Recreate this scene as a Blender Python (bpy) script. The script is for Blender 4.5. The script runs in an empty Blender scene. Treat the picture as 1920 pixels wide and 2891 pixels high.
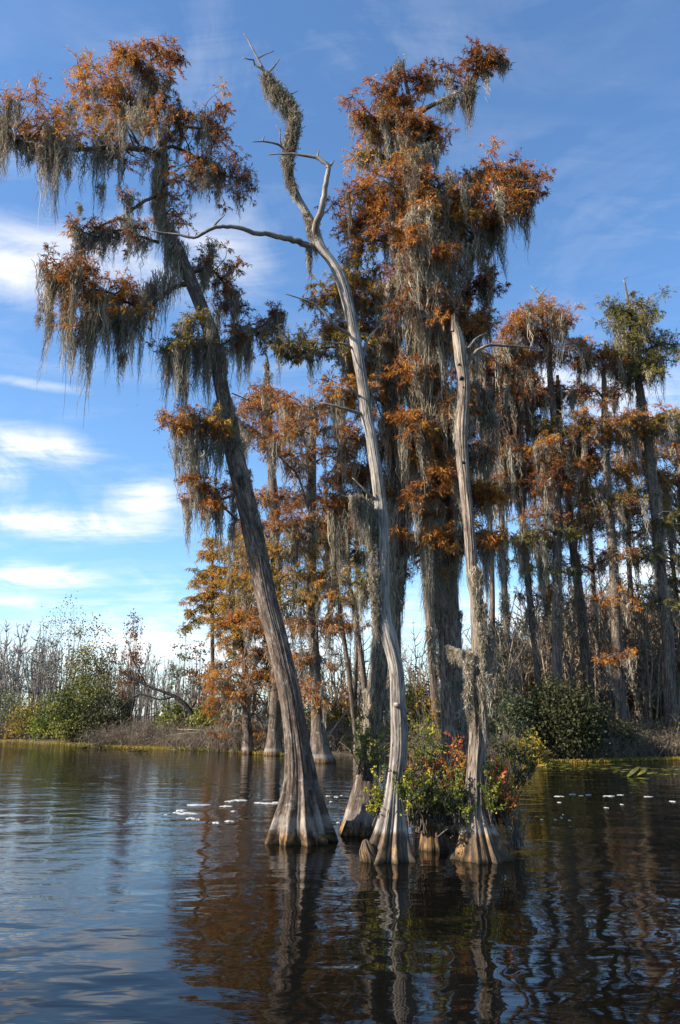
import bpy, math
import numpy as np
from mathutils import Vector

rng = np.random.default_rng(11)
# ------------------------------------------------------------------ camera maths
F, CX, CY, HOR, CAMH = 2202.0, 960.0, 1445.5, 2020.0, 2.0
PITCH = math.atan((HOR - CY) / F)
CP, SP = math.cos(PITCH), math.sin(PITCH)

def P(u, v, Y):
    """point seen at photo pixel (u, v) standing Y metres ahead of the camera"""
    dx, dy = (u - CX) / F, (CY - v) / F
    d = np.array([dx, CP - dy * SP, SP + dy * CP])
    return np.array([0, 0, CAMH]) + d * (Y / d[1])

def G(u, v, z=0.0):
    dx, dy = (u - CX) / F, (CY - v) / F
    d = np.array([dx, CP - dy * SP, SP + dy * CP])
    return np.array([0, 0, CAMH]) + d * ((z - CAMH) / d[2])

def MPP(Y, v=1445.5):
    dy = (CY - v) / F
    return (Y / (CP - dy * SP)) / F

# ------------------------------------------------------------------ dials
EXPO = 1.2
SUNCFG = (32.0, 73.0, 5.0)                    # elevation, azimuth from behind the camera towards the left, strength
SKYCFG = (.105, .4, 2.3, (.71, .91, 1.06), 5.4)   # strength, dust, ozone, tint, cloud radiance
WAVE = (.030, .0075, .0028, .0004)             # heights in metres: swell, chop, wind ripple, calm ripple
CLOUDS = [(10, 750, 210, 70, .68), (300, 700, 330, 130, .42), (640, 720, 160, 130, .45), (80, 1255, 150, 45, 1.1), (0, 1340, 60, 40, .8), (200, 1480, 260, 38, 1.05), (420, 1415, 90, 50, 1.0), (90, 1625, 150, 32, 1.2), (20, 1690, 90, 16, .5), (60, 1080, 200, 14, .5),
          (420, 1850, 500, 70, .7), (1880, 1570, 160, 110, 1.0), (1520, 1080, 110, 60, .9), (1780, 1120, 170, 80, .8), (1750, 300, 260, 160, .10), (1000, 190, 260, 90, .08), (400, 60, 400, 90, .10), (1650, 870, 260, 70, .12), (1100, 1750, 900, 90, .7), (700, 330, 500, 160, .12)]

scene = bpy.context.scene
COL = scene.collection

# ------------------------------------------------------------------ mesh accumulator
class M:
    def __init__(s):
        s.v, s.q, s.t, s.r, s.b, s.n = [], [], [], [], [], 0
    def add(s, v, quads=None, tris=None, rnd=0.5, bark=None):
        v = np.asarray(v, float).reshape(-1, 3)
        if len(v) == 0: return
        s.v.append(v)
        s.r.append(np.broadcast_to(np.asarray(rnd, float), (len(v),)).copy())
        s.b.append(v.copy() if bark is None else np.asarray(bark, float))
        if quads is not None and len(quads): s.q.append(np.asarray(quads) + s.n)
        if tris is not None and len(tris): s.t.append(np.asarray(tris) + s.n)
        s.n += len(v)
    def data(s, name, mat, origin=(0, 0, 0), smooth=True):
        me = bpy.data.meshes.new(name)
        V = (np.concatenate(s.v) if s.v else np.zeros((0, 3))) - np.asarray(origin)
        q = np.concatenate(s.q) if s.q else np.zeros((0, 4), int)
        t = np.concatenate(s.t) if s.t else np.zeros((0, 3), int)
        me.vertices.add(len(V)); me.vertices.foreach_set('co', V.ravel())
        nl = len(q) * 4 + len(t) * 3
        me.loops.add(nl)
        me.loops.foreach_set('vertex_index', np.concatenate([q.ravel(), t.ravel()]).astype(np.int32))
        me.polygons.add(len(q) + len(t))
        st = np.concatenate([np.arange(len(q)) * 4, len(q) * 4 + np.arange(len(t)) * 3]).astype(np.int32)
        me.polygons.foreach_set('loop_start', st)
        me.update(calc_edges=True)
        me.polygons.foreach_set('use_smooth', np.full(len(q) + len(t), smooth))
        if len(V):
            a = me.attributes.new('rnd', 'FLOAT', 'POINT'); a.data.foreach_set('value', np.concatenate(s.r))
            a = me.attributes.new('bark', 'FLOAT_VECTOR', 'POINT'); a.data.foreach_set('vector', np.concatenate(s.b).ravel())
        if mat: me.materials.append(mat)
        me.validate()
        return me
    def obj(s, name, mat, parent=None, origin=None, smooth=True):
        if origin is None:
            origin = root_of(parent) if parent else (0, 0, 0)
        o = bpy.data.objects.new(name, s.data(name, mat, origin, smooth))
        COL.objects.link(o)
        if parent: o.parent = parent
        else: o.location = origin
        return o

ORIG = {}
def root_of(o):
    while o.parent: o = o.parent
    return ORIG[o.name]

def thing(name, label, cat, loc, group=None):
    o = bpy.data.objects.new(name, None); COL.objects.link(o)
    o.location = loc; o.empty_display_size = 0.2
    ORIG[o.name] = np.asarray(loc, float)
    o['label'] = label; o['category'] = cat
    if group: o['group'] = group
    return o

def tag(o, label, cat, group=None):
    o['label'] = label; o['category'] = cat
    if group: o['group'] = group
    return o

def copy_tree(o, loc, rz, sc, label=None, group=None):
    r = o.copy(); COL.objects.link(r)
    r.location = loc; r.rotation_euler = (0, 0, rz); r.scale = sc
    if label: r['label'] = label
    if group: r['group'] = group
    for ch in o.children:
        c = ch.copy(); COL.objects.link(c); c.parent = r
    return r

# ------------------------------------------------------------------ curves and tubes
def smooth_path(pts, step):
    pts = np.asarray(pts, float)
    if len(pts) < 3:
        n = max(2, int(np.linalg.norm(pts[1] - pts[0]) / step) + 1)
        return pts[0] + (pts[1] - pts[0]) * np.linspace(0, 1, n)[:, None]
    ext = np.vstack([2 * pts[0] - pts[1], pts, 2 * pts[-1] - pts[-2]])
    out = []
    for i in range(1, len(ext) - 2):
        p0, p1, p2, p3 = ext[i - 1:i + 3]
        n = max(2, int(np.linalg.norm(p2[:3] - p1[:3]) / step) + 1)
        t = np.linspace(0, 1, n, endpoint=False)[:, None]
        out.append(0.5 * (2 * p1 + (p2 - p0) * t + (2 * p0 - 5 * p1 + 4 * p2 - p3) * t ** 2 + (3 * p1 - p0 - 3 * p2 + p3) * t ** 3))
    return np.vstack(out + [pts[-1:]])

def tube(m, pts, rad, sides=8, rfun=None, rnd=0.5, cap=True, upright=False):
    pts = np.asarray(pts, float); rad = np.asarray(rad, float); n = len(pts)
    tan = np.gradient(pts, axis=0); tan /= np.linalg.norm(tan, axis=1)[:, None] + 1e-9
    if upright:
        U = np.tile([1., 0, 0], (n, 1)); Wv = np.tile([0, 1., 0], (n, 1))
    else:
        U = np.zeros((n, 3)); a = np.array([0, 1., 0]) if abs(tan[0][1]) < 0.9 else np.array([1., 0, 0])
        for i in range(n):
            a = a - tan[i] * a.dot(tan[i]); a /= np.linalg.norm(a) + 1e-9; U[i] = a
        Wv = np.cross(tan, U)
    th = np.linspace(0, 2 * np.pi, sides, endpoint=False)
    ln = np.concatenate([[0], np.cumsum(np.linalg.norm(np.diff(pts, axis=0), axis=1))])
    Rm = np.tile(rad[:, None], (1, sides))
    if rfun is not None: Rm = rfun(Rm, th[None, :], ln[:, None], pts)
    V = pts[:, None, :] + Rm[..., None] * (np.cos(th)[None, :, None] * U[:, None, :] + np.sin(th)[None, :, None] * Wv[:, None, :])
    rb = max(rad.mean(), 0.01)
    B = np.stack(np.broadcast_arrays(np.cos(th)[None, :] * rb, np.sin(th)[None, :] * rb, ln[:, None]), -1)
    i = np.arange(n - 1)[:, None] * sides; j = np.arange(sides)[None, :]; j2 = (j + 1) % sides
    q = np.stack([i + j, i + j2, i + sides + j2, i + sides + j], -1).reshape(-1, 4)
    V = V.reshape(-1, 3); B = B.reshape(-1, 3)
    tr = None
    if cap:
        V = np.vstack([V, pts[-1] + tan[-1] * rad[-1] * 0.4]); B = np.vstack([B, [0, 0, ln[-1]]])
        k = (n - 1) * sides
        tr = np.stack([k + np.arange(sides), k + (np.arange(sides) + 1) % sides, np.full(sides, n * sides)], -1)
    m.add(V, q, tr, rnd, B)

def unit(a):
    return a / (np.linalg.norm(a, axis=-1, keepdims=True) + 1e-9)

def ribbon(m, pts, w, rnd):
    """many thin strips at once: pts (N,K,3), half-width w (N,K)"""
    N, K, _ = pts.shape
    if N == 0: return
    tan = unit(np.gradient(pts, axis=1))
    a = rng.normal(size=(N, 1, 3)); side = unit(np.cross(tan, np.broadcast_to(a, pts.shape)))
    L = pts - side * w[..., None]; Rr = pts + side * w[..., None]
    V = np.stack([L, Rr], 2).reshape(-1, 3)
    base = (np.arange(N) * K * 2)[:, None] + (np.arange(K - 1) * 2)[None, :]
    q = np.stack([base, base + 1, base + 3, base + 2], -1).reshape(-1, 4)
    m.add(V, q, None, np.repeat(rnd, K * 2))

def leaflets(m, p, d, ln, wd, rnd):
    """rhombic leaflets: base p (N,3), direction d, length, half-width"""
    N = len(p)
    if N == 0: return
    s = unit(np.cross(d, rng.normal(size=(N, 3))))
    ln = np.broadcast_to(ln, (N,))[:, None]; wd = np.broadcast_to(wd, (N,))[:, None]
    V = np.stack([p, p + d * ln * .45 - s * wd, p + d * ln + np.array([0, 0, -.12]) * ln, p + d * ln * .45 + s * wd], 1).reshape(-1, 3)
    m.add(V, np.arange(N * 4).reshape(-1, 4), None, np.repeat(rnd, 4))

def sprigs(fm, sm, c, n, rad, ll, lw, nl, hue, droop=0.25, up=0.3, flat=0.6):
    """feathery plume of n twiglets around c; hue = (mean, spread) into the foliage colour ramp"""
    d = rng.normal(size=(n, 3)); d[:, 2] = d[:, 2] * flat + up * np.abs(rng.normal(size=n)); d = unit(d)
    s0 = c + d * rad * rng.uniform(0.0, .55, (n, 1))
    L = rad * rng.uniform(.45, 1.0, n)
    K = 5
    t = np.linspace(0, 1, K)[None, :, None]
    cur = s0[:, None, :] + d[:, None, :] * L[:, None, None] * t + np.array([0, 0, -1.]) * (droop * L * rng.uniform(.3, 1.7, n))[:, None, None] * t ** 2
    cur[:, 1:-1] += rng.normal(size=(n, K - 2, 3)) * rad * .03
    if sm is not None:
        full = np.concatenate([np.broadcast_to(c, (n, 1, 3)), cur], 1)
        w = np.linspace(ll * .05, ll * .018, K + 1)[None, :] * np.ones((n, 1))
        ribbon(sm, full, w, np.full(n, .4))
    tt = rng.uniform(.1, 1.0, (n, nl)); k = np.clip((tt * (K - 1)).astype(int), 0, K - 2); f = tt * (K - 1) - k
    ii = np.arange(n)[:, None]
    p = cur[ii, k] * (1 - f[..., None]) + cur[ii, k + 1] * f[..., None]
    tg = unit(cur[ii, k + 1] - cur[ii, k])
    dd = unit(tg * .7 + rng.normal(size=(n, nl, 3)) * .55 + np.array([0, 0, -.28]))
    h = np.clip(hue[0] + rng.normal() * hue[1] * .6 + rng.normal(size=(n, 1)) * hue[1] * .6 + rng.normal(size=(n, nl)) * hue[1] * .35, 0, 1)
    leaflets(fm, p.reshape(-1, 3), dd.reshape(-1, 3), (ll * rng.uniform(.6, 1.3, (n, nl))).ravel(), (lw * rng.uniform(.6, 1.3, (n, nl))).ravel(), h.ravel())

def moss_tufts(m, pts, L, n, width, sw, K=7):
    """hanging strands; pts (T,3) hang points, L (T,) lengths"""
    pts = np.asarray(pts, float).reshape(-1, 3); T = len(pts)
    if T == 0: return
    L = np.asarray(L, float)
    nn = np.maximum(4, (n * np.clip(L / (L.mean() + 1e-6), .5, 1.8)).astype(int))
    idx = np.repeat(np.arange(T), nn); N = len(idx)
    off = rng.normal(size=(N, 3)) * width; off[:, 2] = rng.normal(size=N) * width * .6
    rr = np.linalg.norm(off[:, :2], axis=1) / (width * 1.4)
    ln = L[idx] * rng.beta(2.2, 1.8, N) * np.exp(-.35 * rr ** 2) * 1.25
    t = np.linspace(0, 1, K)
    taper = (1 - .62 * t)[None, :, None]
    drift = (rng.normal(size=(T, 3)) * .05)[idx]; drift[:, 2] = 0
    c = pts[idx][:, None, :] + off[:, None, :] * taper + drift[:, None, :] * (t ** 1.5)[None, :, None] * L[idx][:, None, None]
    c[..., 2] -= ln[:, None] * t[None, :]
    wob = rng.normal(size=(N, K, 3)) * np.array([1, 1, .5]) * sw * 3.2
    wob[:, 0] *= .3
    ph = rng.uniform(0, 6.28, (N, 1)); fr = rng.uniform(4, 11, (N, 1)); am = (rng.uniform(0, 1, (N, 1)) * width * .55)
    c = c + wob + (np.sin(fr * t[None, :] + ph) * am)[..., None] * unit(rng.normal(size=(N, 1, 3)) * [1, 1, .2]) * t[None, :, None] ** .5
    w = sw * rng.uniform(.5, 1.2, (N, 1)) * (1 - .75 * t[None, :] ** 2)
    rnd = np.clip(.5 + (rng.normal(size=T) * .16)[idx] + rng.normal(size=N) * .17, 0, 1)
    ribbon(m, c, w, rnd)
    # curls that fuzz the edges
    a, b = np.nonzero(rng.random((N, (K - 1) * 2)) < .62); b = b // 2
    f = rng.random(len(a))[:, None]
    p = c[a, b] * (1 - f) + c[a, b + 1] * f
    d = unit(rng.normal(size=p.shape) + np.array([0, 0, -.5]))
    leaflets(m, p, d, sw * rng.uniform(3, 10, len(p)), sw * .27, rnd[a])

# ------------------------------------------------------------------ materials
def newmat(name):
    m = bpy.data.materials.new(name); m.use_nodes = True
    nt = m.node_tree; nt.nodes.clear()
    return m, nt
class N:
    def __init__(s, nt): s.nt = nt
    def __call__(s, typ, **kw):
        n = s.nt.nodes.new(typ)
        for k, v in kw.items():
            if k.startswith('i_'): n.inputs[k[2:].replace('_', ' ')].default_value = v
            elif k.startswith('n_'): n.inputs[int(k[2:])].default_value = v
            else: setattr(n, k, v)
        return n
    def link(s, a, b): s.nt.links.new(a, b)
    def math(s, op, a, b=None, clamp=False):
        n = s.nt.nodes.new('ShaderNodeMath'); n.operation = op; n.use_clamp = clamp
        for i, x in enumerate((a, b)):
            if x is None: continue
            if isinstance(x, (int, float)): n.inputs[i].default_value = x
            else: s.link(x, n.inputs[i])
        return n.outputs[0]
    def ramp(s, fac, stops, interp='LINEAR'):
        n = s.nt.nodes.new('ShaderNodeValToRGB'); cr = n.color_ramp; cr.interpolation = interp
        while len(cr.elements) < len(stops): cr.elements.new(0.5)
        for e, (p, c) in zip(cr.elements, stops):
            e.position = p; e.color = (c if len(c) == 4 else (*c, 1)) if not isinstance(c, float) else (c, c, c, 1)
        s.link(fac, n.inputs[0]); return n.outputs[0]
    def mix(s, fac, a, b, mode='MIX'):
        n = s.nt.nodes.new('ShaderNodeMix'); n.data_type = 'RGBA'; n.blend_type = mode
        for i, x in ((0, fac), (6, a), (7, b)):
            if isinstance(x, (int, float)): n.inputs[i].default_value = x
            elif isinstance(x, tuple): n.inputs[i].default_value = (*x, 1)
            else: s.link(x, n.inputs[i])
        return n.outputs[2]
    def maprange(s, v, a, b, c=0.0, d=1.0):
        n = s.nt.nodes.new('ShaderNodeMapRange'); s.link(v, n.inputs[0])
        for i, x in enumerate((a, b, c, d)): n.inputs[i + 1].default_value = x
        return n.outputs[0]

def leaf_mat(name, stops, trans=.35, rough=.7):
    m, nt = newmat(name); g = N(nt)
    at = g('ShaderNodeAttribute', attribute_name='rnd')
    col = g.ramp(at.outputs['Fac'], stops)
    p = g('ShaderNodeBsdfPrincipled', i_Roughness=rough); p.inputs['Specular IOR Level'].default_value = .25
    g.link(col, p.inputs['Base Color'])
    tr = g('ShaderNodeBsdfTranslucent'); g.link(col, tr.inputs['Color'])
    mx = g('ShaderNodeMixShader'); mx.inputs[0].default_value = trans
    g.link(p.outputs[0], mx.inputs[1]); g.link(tr.outputs[0], mx.inputs[2])
    o = g('ShaderNodeOutputMaterial'); g.link(mx.outputs[0], o.inputs[0])
    return m

def bark_mat(name, dark, mid, light, bump=.02, vs=.12, scale=22., waterline=None, crack=0.0):
    m, nt = newmat(name); g = N(nt)
    at = g('ShaderNodeAttribute', attribute_name='bark')
    mp = g('ShaderNodeMapping'); mp.inputs['Scale'].default_value = (1, 1, vs); g.link(at.outputs['Vector'], mp.inputs[0])
    n1 = g('ShaderNodeTexNoise', i_Scale=scale, i_Detail=6.0, i_Roughness=.65); g.link(mp.outputs[0], n1.inputs[0])
    n2 = g('ShaderNodeTexNoise', i_Scale=scale * .18, i_Detail=3.0); g.link(mp.outputs[0], n2.inputs[0])
    n3 = g('ShaderNodeTexNoise', i_Scale=2.0, i_Detail=3.0); g.link(at.outputs['Vector'], n3.inputs[0])
    h = g.math('ADD', g.math('MULTIPLY', n1.outputs[0], .7), g.math('MULTIPLY', n2.outputs[0], .3))
    col = g.ramp(h, [(.39, dark), (.50, mid), (.61, light)])
    col = g.mix(g.maprange(n3.outputs[0], .42, .68, 0, .6), col, tuple(x * .6 for x in mid))
    n4 = g('ShaderNodeTexNoise', i_Scale=9.0, i_Detail=5.0, i_Roughness=.7); g.link(at.outputs['Vector'], n4.inputs[0])
    col = g.mix(g.maprange(n4.outputs[0], .56, .70, 0, .55), col, (.33, .32, .29))
    if crack:
        vo = g('ShaderNodeTexNoise', i_Scale=scale * .8, i_Detail=2.0); mp2 = g('ShaderNodeMapping'); mp2.inputs['Scale'].default_value = (1.2, 1.2, .06)
        mp2.inputs['Location'].default_value = (3, 1, 2)
        g.link(at.outputs['Vector'], mp2.inputs[0]); g.link(mp2.outputs[0], vo.inputs[0])
        cr = g.math('SUBTRACT', 1.0, g.maprange(g.math('ABSOLUTE', g.math('SUBTRACT', vo.outputs[0], .5)), 0, .030))
        cr = g.math('MULTIPLY', cr, g.maprange(n3.outputs[0], .44, .54))
        col = g.mix(g.math('MULTIPLY', cr, crack), col, (.03, .025, .02))
        h = g.math('SUBTRACT', h, g.math('MULTIPLY', cr, .6))
    if waterline:
        z0, z1, z2 = waterline            # wet dark foot, pale high-water band
        geo = g('ShaderNodeNewGeometry'); sp = g('ShaderNodeSeparateXYZ'); g.link(geo.outputs['Position'], sp.inputs[0])
        nz = g('ShaderNodeTexNoise', i_Scale=7.0, i_Detail=4.0); g.link(geo.outputs['Position'], nz.inputs[0])
        z = g.math('ADD', sp.outputs[2], g.math('MULTIPLY', g.math('SUBTRACT', nz.outputs[0], .5), .16))
        pale = g.math('MULTIPLY', g.maprange(z, z1 - .02, z1 + .02), g.math('SUBTRACT', 1.0, g.maprange(z, z2 - .02, z2 + .03)))
        col = g.mix(g.math('MULTIPLY', pale, .30), col, (.36, .32, .28))
        wet = g.math('SUBTRACT', 1.0, g.maprange(z, z0, z0 + .06))
        alg = g.ramp(n1.outputs[0], [(.40, (.016, .010, .006)), (.52, (.085, .042, .013)), (.62, (.33, .165, .035))])
        col = g.mix(g.math('MULTIPLY', wet, .8), col, alg)
        vw = g.math('SUBTRACT', 1.0, g.maprange(z, .0, .07))
        col = g.mix(g.math('MULTIPLY', vw, .8), col, (.02, .018, .008))
    p = g('ShaderNodeBsdfPrincipled', i_Roughness=.85); p.inputs['Specular IOR Level'].default_value = .2
    g.link(col, p.inputs['Base Color'])
    b = g('ShaderNodeBump', i_Strength=1.0, i_Distance=bump); g.link(h, b.inputs['Height']); g.link(b.outputs[0], p.inputs['Normal'])
    o = g('ShaderNodeOutputMaterial'); g.link(p.outputs[0], o.inputs[0])
    return m

def flat_mat(name, c1, c2, scale=5., rough=.9, spec=.2):
    m, nt = newmat(name); g = N(nt)
    geo = g('ShaderNodeNewGeometry'); n = g('ShaderNodeTexNoise', i_Scale=scale, i_Detail=5.0); g.link(geo.outputs['Position'], n.inputs[0])
    col = g.ramp(n.outputs[0], [(.35, c1), (.65, c2)])
    p = g('ShaderNodeBsdfPrincipled', i_Roughness=rough); p.inputs['Specular IOR Level'].default_value = spec
    g.link(col, p.inputs['Base Color'])
    o = g('ShaderNodeOutputMaterial'); g.link(p.outputs[0], o.inputs[0]); return m

BARK = bark_mat('cypress_bark', (.030, .020, .014), (.125, .092, .070), (.30, .235, .185), .06, .13, 34, waterline=(.12, .22, .40))
BARKF = bark_mat('far_cypress_bark', (.03, .021, .016), (.115, .084, .063), (.25, .19, .145), .04, .10, 22, waterline=(.1, .2, .35))
DEAD = bark_mat('weathered_deadwood', (.13, .105, .085), (.27, .232, .198), (.41, .36, .31), .022, .10, 30, waterline=(.34, .40, .45), crack=.8)
SNAG = bark_mat('pale_rotten_wood', (.08, .056, .04), (.25, .195, .15), (.43, .35, .275), .045, .11, 28, waterline=(.32, .38, .43), crack=.9)
TWIG = bark_mat('twig_bark', (.04, .03, .025), (.10, .08, .065), (.17, .14, .115), .006, .2, 30)
PALETWIG = bark_mat('pale_sapling_bark', (.085, .062, .042), (.20, .155, .108), (.40, .32, .23), .004, .2, 20)
GREYTWIG = bark_mat('grey_sapling_bark', (.07, .06, .052), (.17, .15, .13), (.30, .27, .24), .004, .2, 20)
RUST = leaf_mat('rust_cypress_foliage', [(0, (.06, .024, .010)), (.3, (.23, .080, .016)), (.55, (.42, .15, .024)), (.8, (.56, .26, .04)), (1, (.48, .31, .06))])
GOLD = leaf_mat('gold_cypress_foliage', [(0, (.05, .035, .012)), (.3, (.17, .13, .024)), (.55, (.36, .235, .034)), (.8, (.54, .27, .036)), (1, (.54, .20, .03))])
OLIVE = leaf_mat('olive_foliage', [(0, (.04, .04, .012)), (.4, (.14, .13, .024)), (.75, (.27, .22, .034)), (1, (.40, .25, .04))])
GREEN = leaf_mat('green_shrub_foliage', [(0, (.022, .032, .012)), (.4, (.065, .080, .020)), (.75, (.16, .165, .036)), (1, (.30, .27, .06))])
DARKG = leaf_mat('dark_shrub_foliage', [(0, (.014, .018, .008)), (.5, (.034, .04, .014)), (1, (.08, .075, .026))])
PALEG = leaf_mat('pale_green_foliage', [(0, (.07, .08, .04)), (.5, (.15, .17, .08)), (1, (.27, .27, .13))])
REDL = leaf_mat('red_autumn_leaves', [(0, (.12, .018, .012)), (.4, (.32, .06, .02)), (.7, (.5, .16, .025)), (1, (.55, .34, .04))], rough=.45)
YELG = leaf_mat('yellow_green_leaves', [(0, (.04, .065, .014)), (.4, (.10, .135, .018)), (.75, (.27, .27, .025)), (1, (.50, .40, .035))], rough=.45)
DRY = leaf_mat('dry_brush', [(0, (.05, .036, .024)), (.5, (.17, .13, .09)), (1, (.34, .275, .20))], trans=.15)
MOSS = leaf_mat('spanish_moss', [(0, (.085, .068, .047)), (.5, (.285, .24, .172)), (1, (.53, .465, .36))], trans=.22, rough=.95)
MOSSF = leaf_mat('far_spanish_moss', [(0, (.11, .092, .068)), (.5, (.28, .24, .18)), (1, (.46, .405, .315))], trans=.22, rough=.95)
HOLE = flat_mat('dark_cavity', (.006, .005, .004), (.012, .010, .008))
HUES = {'rust': (RUST, (.50, .2)), 'bright': (RUST, (.68, .16)), 'brown': (RUST, (.30, .16)), 'gold': (GOLD, (.6, .25)), 'olive': (OLIVE, (.45, .25)), 'og': (GOLD, (.32, .2))}

# ------------------------------------------------------------------ trees
class Tree:
    def __init__(s, name, label, cat, base, Y, far=False, bark=None, group=None, cy=None):
        s.Y, s.far = Y, far
        s.root = thing(name, label, cat, (base[0], base[1], 0.0), group)
        s.bark = bark or (BARKF if far else BARK)
        s.cy = cy
    def pts(s, path):
        return np.array([P(p[0], p[1], s.Y + (p[2] if len(p) > 2 else 0)) for p in path])

def make_trunk(t, path, flutes=9, flare=0.0, sides=40, step=.06, name='trunk', rough=.05, depth=None, mat=None, ridge=.045, nr=24):
    """path: (u, v, half-width px[, dy])"""
    A = np.array([np.append(P(p[0], p[1], t.Y + (p[3] if len(p) > 3 else 0)), p[2] * MPP(t.Y, p[1])) for p in path])
    A = smooth_path(A, step)
    pts, rad = A[:, :3], np.maximum(A[:, 3], .004)
    # drop the foot below the water
    if flare is not None and pts[0][2] < .5:
        k = 6
        low = np.repeat(pts[:1], k, 0); low[:, 2] = np.linspace(-.45, pts[0][2] - step * .5, k)
        pts = np.vstack([low, pts]); rad = np.concatenate([np.full(k, rad[0]) * np.linspace(1.02, 1.0, k), rad])
    elif flare is not None:               # foot hidden by brush: carry it down to the mud
        k = 8; low = np.repeat(pts[:1], k, 0); low[:, 2] = np.linspace(-.3, pts[0][2] - step, k)
        pts = np.vstack([low, pts]); rad = np.concatenate([rad[0] * np.linspace(1.25, 1.0, k), rad])
    ph = rng.uniform(0, 6.28, 8); am = rng.uniform(.6, 1.2, 8); asy = rng.uniform(0, 6.28, 3)
    jit = rng.normal(size=(4,))
    def rf(Rm, th, ln, p):
        z = p[:, 2][:, None]
        f = np.exp(-np.maximum(z, 0) / 1.1) * flutes_amp
        wob = am[0] * np.cos(flutes * th + ph[0]) + .6 * am[1] * np.cos((flutes * 2 + 1) * th + ph[1] + .4 * np.sin(z * 1.3)) + .5 * am[2] * np.cos(4 * th + ph[2]) + .35 * am[5] * np.cos((flutes * 3 + 2) * th + ph[5])
        wob = wob * (1 + .55 * np.cos(2 * th + asy[0]) * np.cos(3 * th + asy[1])) + .35 * np.abs(np.sin(3.5 * th + asy[2]))
        r = Rm * (1 + .105 * f * wob)
        rr = rough * (.5 * np.sin(3 * th + ph[3] + z * 1.1) + .5 * np.sin(5 * th + ph[4] - z * .7) + .35 * np.sin(11 * th + ph[6] + .8 * np.sin(z * 1.9)) + .3 * np.sin(17 * th + ph[7] + 1.2 * np.sin(z * 1.1))) + ridge * (np.abs(np.sin(.5 * nr * th + 1.1 * np.sin(z * 1.7 + 3 * th) + ph[1])) + .6 * np.abs(np.sin(.5 * (nr + 10) * th + 1.6 * np.sin(z * 1.1 - 2 * th) + ph[2])) - .9)
        return r * (1 + rr)
    flutes_amp = 0.0 if flare is None else flare
    m = M()
    tube(m, pts, rad, sides, rf, cap=True, upright=True)
    o = m.obj(name, mat or t.bark, t.root)
    t.trunk_pts, t.trunk_rad = pts, rad
    return o

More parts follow.
